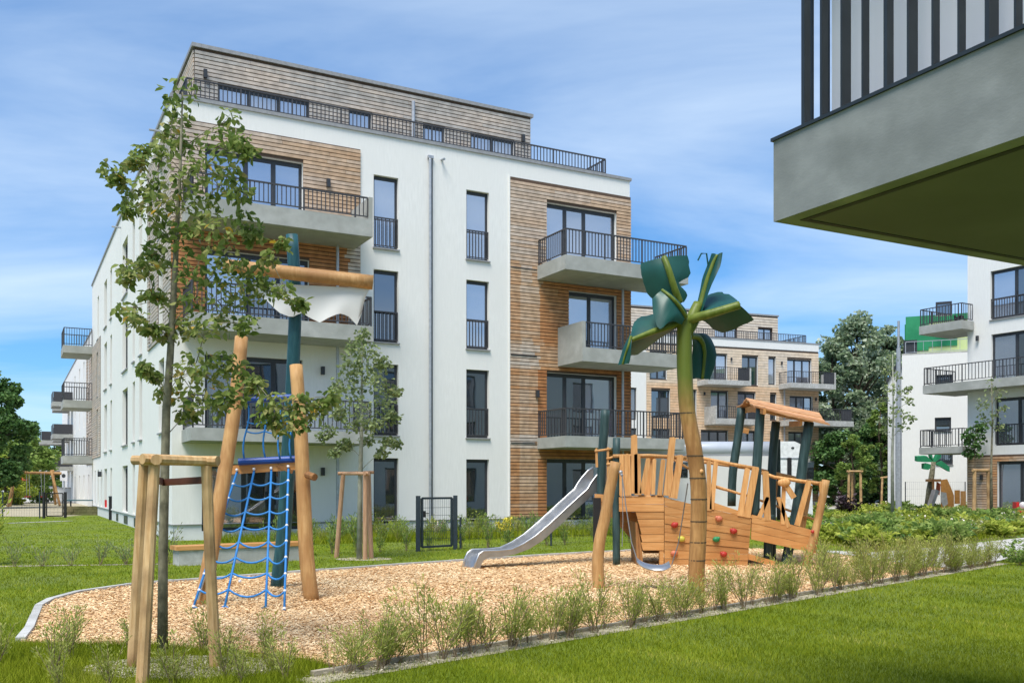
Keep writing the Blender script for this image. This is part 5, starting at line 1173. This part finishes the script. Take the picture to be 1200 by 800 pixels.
# strip under the white facade
def fpt(a, o): return (-9.43 + a * math.cos(YAW) + o * math.sin(YAW), 26.15 + a * math.sin(YAW) - o * math.cos(YAW))
FSL = 'leafy green perennial in the tall grass strip under the white facade'; FSG = 'perennials under the white facade'
pro = [shrub_proto('facade_perennial', 0, FSL, 'plant', FSG, random.uniform(.5, .9), .35, 8, 26, .10, m_, .22) for m_ in (M['leaf_shrub'], M['leaf_willow'], M['leaf_lime'], M['leaf_shrub'])]
scatter(pro, [fpt(random.uniform(3.2, 16.5), random.uniform(.35, 3.4)) for _ in range(80)], (.55, 1.1), lambda px, y: 'leafy green perennial in tall grass under the facade ' + next(t_ for l_, t_ in ((385, 'left of the slim tree'), (490, 'between slim tree and garden gate'), (545, 'behind the garden gate'), (600, 'just right of the garden gate'), (660, 'behind the lower slide'), (9999, 'behind the play ship')) if px < l_))
pro = [shrub_proto('facade_shrub', 0, 'young shrub in the row along the wire fence by the garden gate', 'shrub', 'shrubs along the wire fence', .75, .3, 8, 26, .08, M['leaf_shrub'], .25) for _ in range(3)]
sp_ = []
for i in range(16): q = Vector((-5.2, 20.3, 0)).lerp(Vector((3.2, 25.2, 0)), i / 15); sp_.append((q.x + random.uniform(-.15, .15), q.y + .25))
scatter(pro, sp_, (.7, 1.1))
yf = shrub_proto('yellow_flowers', 0, 'clump of yellow flowers beside the garden gate', 'flowers', None, .55, .35, 8, 22, .09, M['flower_yellow'], .8); q = fpt(9.1, 2.7); yf.location = (*q, 0)
wf = shrub_proto('white_flowers', 0, 'clump of small white flowers behind the garden gate mesh', 'flowers', None, .45, .35, 8, 22, .07, M['flower'], .8); q = fpt(7.3, 1.6); wf.location = (*q, 0)
# big bright shrub cut by the left edge
bs = shrub_proto('edge_shrub', 0, 'bright green leafy shrub cut off by the left edge of the lawn', 'shrub', None, 1.3, .5, 22, 40, .10, M['leaf_lime'], .45); bs.location = (-10.15, 18.2, 0)
# planting bed on the right
BG = 'shrubs in the right-hand planting bed'
def bed_spots(n, poly): 
    out = []
    while len(out) < n:
        y = 1 / random.uniform(1 / 58, 1 / 21.5); x = y * random.uniform(.30, .56)
        if inpoly(np.array([[x, y]]), poly)[0] and 560 < 600 + FPX * x / y - 0 and 860 < 600 + FPX * x / y < 1240: out.append((x, y))
    return out
BP = [(8.7, 22.4), (10.7, 24.0), (14.3, 27.6), (22.0, 34.6), (22.2, 38.5), (25, 45), (27, 58), (14.5, 58), (10, 40), (8, 30)]
for (nm, lb, g, mt_, h, sp, ns, pr, ls, wd, cnt, cat) in (
    ('bed_shrub', 'rounded mid-green shrub in the right-hand planting bed', 'green shrubs in the right-hand planting bed', 'leaf_shrub', .62, .45, 12, 26, .11, .5, 44, 'shrub'),
    ('lime_shrub', 'yellow-green mounded plant in the right-hand planting bed', 'yellow-green plants in the right-hand planting bed', 'leaf_lime', .48, .5, 12, 26, .10, .45, 78, 'plant'),
    ('dark_shrub', 'dark green low shrub in the right-hand planting bed', 'dark green shrubs in the right-hand planting bed', 'leaf_dark', .35, .5, 12, 28, .10, .55, 14, 'shrub'),
    ('grey_shrub', 'grey-green feathery plant in the right-hand planting bed', 'grey-green plants in the right-hand planting bed', 'leaf_willow', .55, .45, 10, 28, .09, .25, 40, 'plant')):
    pro = [shrub_proto(nm, 0, lb, cat, g, h * random.uniform(.62, .95), sp * 1.1, ns + 3, pr + 14, ls * 1.35, M[mt_], wd, upright=False) for _ in range(2)]
    scatter(pro, bed_spots(cnt, BP), (.7, 1.35), lambda px, y: lb.split(' in the')[0] + ' in the bed, ' + ('near the path, ' if y < 29 else 'in its middle, ' if y < 40 else 'at its far side, ') + ('right of the ship' if px < 1010 else 'by the lamp post' if px < 1080 else 'before the white wall' if px < 1133 else 'before the right-hand block'))
pro = [shrub_proto('rose_bush', 0, 'low bush with pale blossoms in the right-hand planting bed', 'bush', 'blossoming bushes in the right-hand planting bed', .5, .45, 9, 20, .10, M['leaf_shrub'], .5, upright=False)]
for p in pro:
    C = np.stack([RNG.normal(0, .28, 16), RNG.normal(0, .28, 16), RNG.uniform(.28, .55, 16)], 1); leaves_obj('blossom', C, RNG.random(16), .075, M['flower'], p, .9)
scatter(pro, bed_spots(26, BP), (.7, 1.2))
# green clump right of the path end and low edge plants
pro = [shrub_proto('path_shrub', 0, 'low spreading green shrub between the path and the right lawn', 'shrub', 'low shrubs between path and right lawn', .4, .5, 12, 26, .09, M['leaf_shrub'], .5, upright=False) for _ in range(2)]
scatter(pro, [(10.2, 18.9), (10.9, 19.6), (11.5, 20.4), (12.2, 21.2), (9.8, 18.2), (11.2, 19.0), (12.9, 21.6), (12.0, 19.9)], (.7, 1.1))
dp = shrub_proto('purple_shrub', 0, 'dark purple-leaved shrub in the planting bed right of the ship', 'shrub', None, 1.1, .7, 16, 30, .16, M['leaf_purple'], .6, upright=False); dp.location = (*G(992, 611).to_tuple()[:2], 0)
sheet('stepping_stone', [(11.6, 19.55), (12.5, 20.1), (12.4, 20.35), (11.5, 19.8)], .02, M['concrete_light'])

# ================================================================ young trees and stakes on the right
def yt(label, x, yb, Y, ytop, cl, r0, per, size, bark='bark', leaf='leaf_young'):
    tp = [at(x, HOR + FPX * CAMH / Y, Y), at(x - .5, (yb + ytop) / 2 + 20, Y), at(x + 1, (yb + ytop) / 2 - 30, Y), at(x, ytop, Y)]
    return young_tree('young_tree', label, tp, [r0, r0 * .7, r0 * .45, r0 * .15], px_clumps(cl, Y, .9), per, size, M[bark], M[leaf], .7, .014)
yt('tall thin young tree in front of the grey lamp post on the right', 1046, 615, 36.4, 415, [(1046, 420, 6), (1040, 435, 7), (1052, 440, 7), (1044, 455, 9), (1056, 462, 8), (1034, 468, 6), (1048, 480, 8), (1060, 485, 8), (1040, 492, 7), (1066, 470, 5), (1058, 500, 7), (1064, 455, 4), (1036, 505, 5), (1068, 490, 4)], .075, 26, .14, 'bark_pale')
yt('thin young tree with few leaves in front of the right-hand block', 1162, 613, 38, 440, [(1162, 450, 8), (1170, 462, 8), (1154, 470, 7), (1149, 476, 6), (1168, 485, 8), (1158, 495, 6), (1175, 478, 5), (1172, 500, 6), (1152, 487, 5)], .065, 22, .14, 'bark')
def Gy(x, Y): return Vector(((x - 600) / FPX * Y, Y, 0))
stakes('pale wooden stake frame beside the thin tree at the right-hand block', [(Gy(1141, 37.6), at(1142, 552, 37.6)), (Gy(1158.5, 38.2), at(1158, 552, 38.2))], .075, M['stake'], .055)
stakes('pale stake tripod standing in the bed left of the lamp post', [(Gy(994, 55), at(995, 553, 55)), (Gy(998.5, 56), at(998.5, 553, 56)), (Gy(1009, 55), at(1008.5, 553, 55))], .075, M['stake'], .06)
stakes('small far stake frame just left of the lamp post', [(Gy(1033, 65), at(1034, 560, 65)), (Gy(1042, 65), at(1042, 559, 65))], .07, M['stake'], .055)
lp_ = thing('lamp_post', 'tall slim grey metal pole rising in front of the trees at the right', 'lamp post', (*Gy(1053, 46).to_tuple()[:2], 0))
zt = at(1053, 376, 46).z; bx, by = lp_.location.x, lp_.location.y
MB().tube([(bx, by, 0), (bx, by, zt * .55)], .15, 10).part('shaft', M['metal'], lp_); MB().tube([(bx, by, zt * .55), (bx, by, zt * .86)], .105, 10).part('upper_shaft', M['metal'], lp_); MB().tube([(bx, by, zt * .86), (bx, by, zt)], .06, 8).part('tip', M['metal'], lp_); MB().tube([(bx, by, 0), (bx, by, .06)], .24, 10).part('base_plate', M['metal'], lp_)
cp_ = thing('climbing_plant', 'dark green climbing plant hanging at the corner balcony of the right-hand block', 'plant', (22.0, 43.2, 0))
cx_ = px_clumps([(1142, 505, 9), (1146, 515, 10), (1138, 518, 9), (1144, 528, 9), (1136, 530, 7), (1148, 500, 7), (1133, 512, 6)], 42.9, .2)
C, T = clump_points(cx_, 60); leaves_obj('foliage', C, T, .2, M['leaf_dark'], cp_, .6, org=cp_.location)
tw = MB(); tw.tube([at(1146, 612, 43), at(1143, 560, 43), at(1142, 520, 42.9), at(1145, 500, 42.9)], .02, 5); tw.part('stem', M['twig'], cp_)
# far play corner on the right
mp2 = thing('play_palm', 'small distant palm post with drooping green plastic leaves by the white wall', 'play palm', (*Gy(1088, 52).to_tuple()[:2], 0))
m = MB(); m.tube([at(1087, 599, 52), at(1089, 575, 52), at(1092, 556, 52), at(1094, 541, 52)], [.2, .17, .15, .12], 8); m.part('trunk', M['bark'], mp2, smooth=True)
for pts_ in ([(1094, 541), (1086, 537), (1075, 536)], [(1094, 543), (1100, 534), (1103, 531)], [(1094, 545), (1088, 546), (1083, 545)], [(1095, 543), (1104, 543), (1113, 548)], [(1094, 540), (1092, 533), (1091, 530)]):
    p = [at(*q, 52) for q in pts_]; m = MB(); m.prism([p[0], p[1] + Vector((0, 0, .14)), p[2] + Vector((0, 0, .06)), p[2] - Vector((0, 0, .22)), p[1] - Vector((0, 0, .2))], (0, .35, .05)); m.part('leaf', M['mural_green'], mp2)
ph2 = thing('playhouse', 'small distant orange wooden play hut with a grey slide beside the little palm', 'playhouse', (*Gy(1108, 51).to_tuple()[:2], 0))
def pq(pts_, Y, th, mat, nm): MB().prism([at(*q, Y) for q in pts_], (0, th, 0)).part(nm, M[mat], ph2)
pq([(1103, 562), (1110, 561), (1114, 570), (1118, 580), (1118, 603), (1103, 603)], 51, .06, 'orange_wood', 'side_board'); pq([(1093, 561), (1103, 561), (1103, 564), (1093, 564)], 51, .9, 'log_dark', 'roof_board'); pq([(1093, 564), (1095, 564), (1095, 600), (1093, 600)], 51, .1, 'log_dark', 'post'); pq([(1098, 564), (1102.5, 567), (1101, 580), (1097, 575)], 51.3, .05, 'hold_pink', 'panel')
pq([(1119, 574), (1125, 574), (1125, 590), (1119, 590)], 51.2, .05, 'orange_wood', 'side_board'); pq([(1126, 575), (1132, 575), (1132, 592), (1126, 592)], 51.2, .05, 'pale', 'side_board')
pq([(1097, 573), (1101, 575), (1093, 596), (1086, 598), (1087, 594), (1091, 592)], 50.6, .5, 'steel', 'slide'); pq([(1103, 576), (1109, 577), (1111, 590), (1106, 594), (1103, 588)], 50.6, .05, 'concrete_light', 'panel')
wirefence('wire mesh fence with dark posts before the white wall behind the far playhouse', [Gy(1061, 56), Gy(1131, 56)], 1.75, M['gate'], 3.4)
rt = thing('ride_on_toy', 'small red plastic ride-on toy by the glazed terrace doors at the right edge', 'toy', (*Gy(1195, 39).to_tuple()[:2], 0))
m = MB(); m.box(rt.location.x - .22, rt.location.x + .3, 38.8, 39.2, .22, .5); m.box(rt.location.x - .22, rt.location.x - .1, 38.85, 39.15, .5, .85); m.part('body', M['red'], rt)
for dx in (-.2, .22):
    m = MB(); c = Vector((rt.location.x + dx, 38.76, .17)); m.tube([c, c + Vector((0, .48, 0))], .17, 10); m.part('wheel', M['red'], rt)
m = MB(); m.ball((rt.location.x + .1, 38.95, .72), .14, 8, 6); m.part('seat', M['white_screen'], rt)

# ================================================================ van behind the ship
V_ = thing('van', 'long white van with rounded silver roof edge parked behind the play ship', 'van', (7.4, 35, 0))
x0, x1 = at(742, 500, 34).x, at(906, 500, 34).x; zt = at(800, 516, 34).z
m = MB(); m.box(x0, x1, 34.02, 36.0, .45, zt - .55); m.box(x0, x1, 34.3, 35.7, zt - .55, zt - .05); m.part('body', M['render_cream'], V_)
m = MB(); m.tube([(x0 - .01, 34.3, zt - .32), (x1 + .01, 34.3, zt - .32)], .30, 18); m.part('roof_edge', M['van_silver'], V_, smooth=True)
m = MB(); m.tube([(x0, 35.7, zt - .32), (x1, 35.7, zt - .32)], .29, 14); m.part('roof_edge', M['van_silver'], V_, smooth=True)
xc = at(944, 500, 34).x; zc = at(930, 517, 34).z
m = MB(); m.prism([(x1 + .02, 33.96, .4), (xc + .25, 33.96, .4), (xc + .22, 33.96, zc - 1.1), (xc - .15, 33.96, zc - .12), (xc - .4, 33.96, zc), (x1 + .02, 33.96, zc)], (0, 2.05, 0)); m.part('cab', M['van'], V_)
MB().box(at(922, 0, 34).x, at(927, 0, 34).x, 33.93, 33.955, at(0, 562, 34).z, at(0, 536, 34).z).part('door_gap', M['black'], V_)
MB().box(x1 + .02, xc - .1, 33.935, 33.957, zc - .62, zc - .585).part('seam', M['metal'], V_)
m = MB(); m.ball((at(928.5, 0, 34).x, 33.95, at(0, 524.5, 34).z), .05, 8, 5, (1.2, .3, .8)); m.part('badge', M['rail'], V_)
MB().box(at(789, 0, 34).x, at(806, 0, 34).x, 34.0, 34.018, at(0, 559, 34).z, at(0, 541, 34).z).part('window', M['glass_dark'], V_)
for xw in (x0 + 1.0, x0 + 4.6):
    m = MB(); m.tube([(xw, 33.98, .36), (xw, 34.3, .36)], .36, 16); wv_ = m.part('wheel', M['black'], V_); m = MB(); m.tube([(xw, 33.965, .36), (xw, 33.99, .36)], .2, 12); m.part('rim', M['metal'], wv_)
MB().box(xc - .1, xc + .28, 33.945, 33.957, zc - 1.35, zc - .75).part('side_window', M['glass_dark'], V_)

# ================================================================ trees beyond
def big_tree(label, base, h, rad, leafm, per, size, n, trunk_r=.3, low=.15, group=None, cone=.55, name='tree'):
    b = Vector(base); t = thing(name, label, 'tree', b, group); m = MB()
    m.tube([b, b + Vector((.1, 0, h * .35)), b + Vector((-.1, .1, h * .7)), b + Vector((0, 0, h * .93))], [trunk_r, trunk_r * .75, trunk_r * .4, .04], 9, jitter=.08); cl = []
    for i in range(n):
        f = low + (1 - low) * (i + random.random()) / n; rr = rad * (math.sin(math.pi * min(1, (f - low) / (1 - low) * .86 + .14)) ** cone) ; a = random.uniform(0, 6.283); q = rr * math.sqrt(random.uniform(.15, 1))
        p = b + Vector((math.cos(a) * q, math.sin(a) * q, h * f * random.uniform(.95, 1.0))); cl.append((p.x, p.y, p.z, random.uniform(.12, .24) * rad))
        if i % 3 == 0: m.tube(bezier(b + Vector((0, 0, h * f * .7)), (b + Vector((0, 0, h * f * .85))).lerp(p, .5), p), [trunk_r * .3, trunk_r * .22, trunk_r * .15, .05, .02], 5)
    m.part('trunk', M['bark_dark'], t, smooth=True)
    C, T = clump_points(cl, per); leaves_obj('crown', C, T, size, leafm, t, .7, org=b); return t
random.seed(21)
big_tree('tall silvery poplar with an uneven crown between the middle block and the lamp post', at(1004, 590, 84).to_tuple()[:2] + (0,), 16.4, 4.6, M['leaf_poplar'], 170, .34, 120, .4, .12)
big_tree('second silvery poplar crowding behind the lamp post', (*Gy(1040, 90).to_tuple()[:2], 0), 16.4, 3.4, M['leaf_poplar'], 180, .34, 80, .35, .1)
big_tree('shorter silvery poplar at the left of the grove by the middle block', (*Gy(976, 82).to_tuple()[:2], 0), 14.2, 3.0, M['leaf_poplar'], 180, .33, 60, .3, .1)
big_tree('dark green bushy tree low in front of the poplar grove', (*Gy(985, 72).to_tuple()[:2], 0), 5.6, 2.6, M['leaf_dark'], 170, .26, 60, .2, .05)
big_tree('dark leafy tree under the poplars beside the lamp post', (*Gy(1022, 74).to_tuple()[:2], 0), 6.2, 2.6, M['leaf_dark'], 170, .26, 60, .2, .05)
big_tree('light green young tree before the dark grove', (*Gy(1000, 68).to_tuple()[:2], 0), 5.2, 1.2, M['leaf_shrub'], 120, .2, 26, .1, .25)
big_tree('light green narrow tree right of the dark grove', (*Gy(1032, 69).to_tuple()[:2], 0), 7.6, 1.1, M['leaf_shrub'], 120, .2, 34, .1, .15)
big_tree('dark green spreading tree at the left edge beyond the lawn', (*Gy(-20, 62).to_tuple()[:2], 0), 9.4, 2.9, M['leaf_dark'], 240, .26, 90, .3, .2)
big_tree('mid-green tree low behind the dark tree at the left edge', (*Gy(22, 80).to_tuple()[:2], 0), 5.8, 3.2, M['leaf_shrub'], 160, .28, 50, .2, .05)
big_tree('rounded green tree behind the far swing', (*Gy(48, 112).to_tuple()[:2], 0), 5.6, 3.4, M['leaf_shrub'], 150, .32, 50, .2, .05)
big_tree('distant green tree at the foot of the rear wing', (*Gy(64, 128).to_tuple()[:2], 0), 8.5, 3.2, M['leaf_shrub'], 150, .34, 50, .25, .1)
big_tree('yellow-green bushy tree left of the far swing', (*Gy(5, 72).to_tuple()[:2], 0), 3.6, 2.4, M['leaf_lime'], 150, .24, 40, .12, .05)
for i, (x, Y, h, r) in enumerate(((900, 120, 9, 5), (760, 130, 9, 5), (840, 140, 10, 6), (1120, 120, 8, 5), (1180, 130, 9, 6), (-40, 130, 8, 6), (30, 160, 8, 7))):
    big_tree('far tree closing the view beyond the buildings', (*Gy(x, Y).to_tuple()[:2], 0), h, r, M['leaf_dark'], 110, .5, 40, .3, .05, group='far trees beyond the buildings')

# ================================================================ far left: swing, wall, cars
SW = thing('swing_frame', 'orange wooden double swing frame on the sandy ground at the far left', 'swing', (*Gy(40, 67).to_tuple()[:2], 0))
def sw(a, b, r=.09, nm='leg'): MB().tube([at(*a), at(*b)], r, 8, jitter=.04).part(nm, M['robinia'], SW)
sw((7, 553, 67), (72, 554.5, 68), .1, 'beam'); sw((9, 594, 66.2), (19, 550, 67), .09); sw((12, 592.5, 68.2), (18, 550, 67.1), .09); sw((70, 592, 67), (60, 551, 67.8), .09); sw((65, 590.5, 69.5), (62, 551, 67.9), .09)
m = MB(); 
for x in (31, 34, 48, 52): m.tube([at(x, 554, 67.4), at(x + random.uniform(-1, 1), 581, 67.4)], .02, 4)
m.part('chain', M['metal'], SW)
for x in (32.5, 50): MB().box(at(x - 2.5, 0, 67.4).x, at(x + 2.5, 0, 67.4).x, 67.2, 67.6, at(0, 582.5, 67).z, at(0, 581, 67).z).part('swing_seat', M['hold_red'], SW)
GW = thing('boundary_wall', 'low pale grey wall across the sandy ground behind the far swing', 'wall', (-38, 86, 0))
MB().box(-60, -24.5, 88, 88.3, 0, 1.25).part('wall', M['plaster_grey'], GW); MB().box(-60, -24.5, 87.95, 88.35, 1.25, 1.33).part('coping', M['concrete_light'], GW)
def car(label, x, y, L, body, rz=0):
    t = thing('parked_car', label, 'car', (x, y, 0), None, rz, True); h = .75
    m = MB(); m.prism([(-L / 2, -.85, .35), (L / 2, -.85, .35), (L / 2, -.85, .75), (L / 2 - .15, -.85, .88), (L * .22, -.85, .95), (L * .08, -.85, 1.42), (-L * .30, -.85, 1.45), (-L * .44, -.85, 1.0), (-L / 2, -.85, .9)], (0, 1.7, 0)); b = m.part('body', body, t)
    MB().prism([(L * .18, -.86, .97), (L * .07, -.86, 1.36), (-L * .28, -.86, 1.38), (-L * .39, -.86, 1.0)], (0, 1.72, 0)).part('window', M['glass_dark'], b)
    for sx in (-.32, .32):
        for sy in (-.87, .65):
            m = MB(); m.tube([(L * sx, sy, .32), (L * sx, sy + .22, .32)], .32, 12); wq = m.part('wheel', M['black'], t); m = MB(); m.tube([(L * sx, sy - .01, .32), (L * sx, sy + .02, .32)], .18, 10); m.part('rim', M['metal'], wq)
    return t
car('white car parked beyond the far grey wall', Gy(37, 98).x, 98, 4.3, M['car_white'], .2)
car('silver-blue car parked right of the white one beyond the far wall', Gy(59, 99).x, 99, 4.3, M['car_blue'], -.1)
DG = thing('toy_digger', 'orange-red machine standing beyond the far wall left of the cars', 'machine', (*Gy(21, 92).to_tuple()[:2], 0), local=True)
MB().box(-1.2, 1.2, -.6, .6, .5, 1.5).part('body', M['orange'], DG); MB().prism([(-.2, -.5, 1.5), (.8, -.5, 1.5), (.7, -.5, 2.4), (0, -.5, 2.4)], (0, 1, 0)).part('cabin', M['orange'], DG); m = MB(); m.bar((-.9, 0, 1.3), (-2.2, 0, 2.3), .25, .3); m.bar((-2.2, 0, 2.3), (-2.7, 0, 1.2), .2, .25); m.part('arm', M['orange'], DG); MB().box(-1.4, 1.4, -.7, .7, .02, .5).part('track', M['black'], DG)
sg = thing('sign', 'small white sign on a post near the foot of the rear wing', 'sign', (*Gy(75, 80).to_tuple()[:2], 0))
q = sg.location; MB().box(q.x - .04, q.x + .04, 79.98, 80.06, 0, 2.4).part('sign_post', M['metal'], sg); MB().box(q.x - .3, q.x + .3, 79.93, 79.975, 1.9, 2.75).part('sign_panel', M['white_screen'], sg); m = MB(); m.tube([(q.x, 79.925, 2.33), (q.x, 79.93, 2.33)], .17, 14); m.part('sign_symbol', M['frame'], sg)
tt = thing('garden_table', 'grey-green garden table beside the far end of the white side wall', 'table', (*Gy(97, 51).to_tuple()[:2], 0), local=True)
MB().box(-.9, .9, -.4, .4, .70, .75).part('table_top', M['teal'], tt)
for a in (-.8, .8):
    for b in (-.32, .32): MB().box(a - .03, a + .03, b - .03, b + .03, 0, .699).part('leg', M['frame'], tt)
wq = thing('low_brick_wall', 'low rough stone planter under the table at the far end of the side wall', 'planter', (*Gy(98, 48.5).to_tuple()[:2], 0), local=True)
for r in range(3):
    for k in range(9): MB().box(-1.0 + k * .22 + (.11 if r % 2 else 0), -.79 + k * .22 + (.11 if r % 2 else 0), random.uniform(-.17, -.14), .15, r * .155, r * .155 + .148).part('stone', M['soil'], wq)
bl = thing('bollard_light', 'dark bollard standing on the lawn close to the side wall', 'bollard', (*G(130, 609).to_tuple()[:2], 0), local=True)
m = MB(); m.tube([(0, 0, 0), (0, 0, 1.0)], .09, 10); m.part('post', M['black'], bl); MB().tube([(0, 0, 1.0), (0, 0, 1.06)], .1, 10).part('cap', M['frame'], bl)
hy = thing('hydrant_box', 'small red box on a stand against the white side wall', 'box', (*Gy(126, 44.5).to_tuple()[:2], 0), local=True)
MB().box(-.1, .1, -.08, .08, .45, .85).part('box', M['red'], hy); MB().box(-.03, .03, -.03, .03, 0, .45).part('stand', M['frame'], hy)
sheet('drain_cover', [(-20.6, 38.2), (-19.2, 40.6), (-18.8, 40.5), (-20.2, 38.1)], .012, M['concrete_light'])
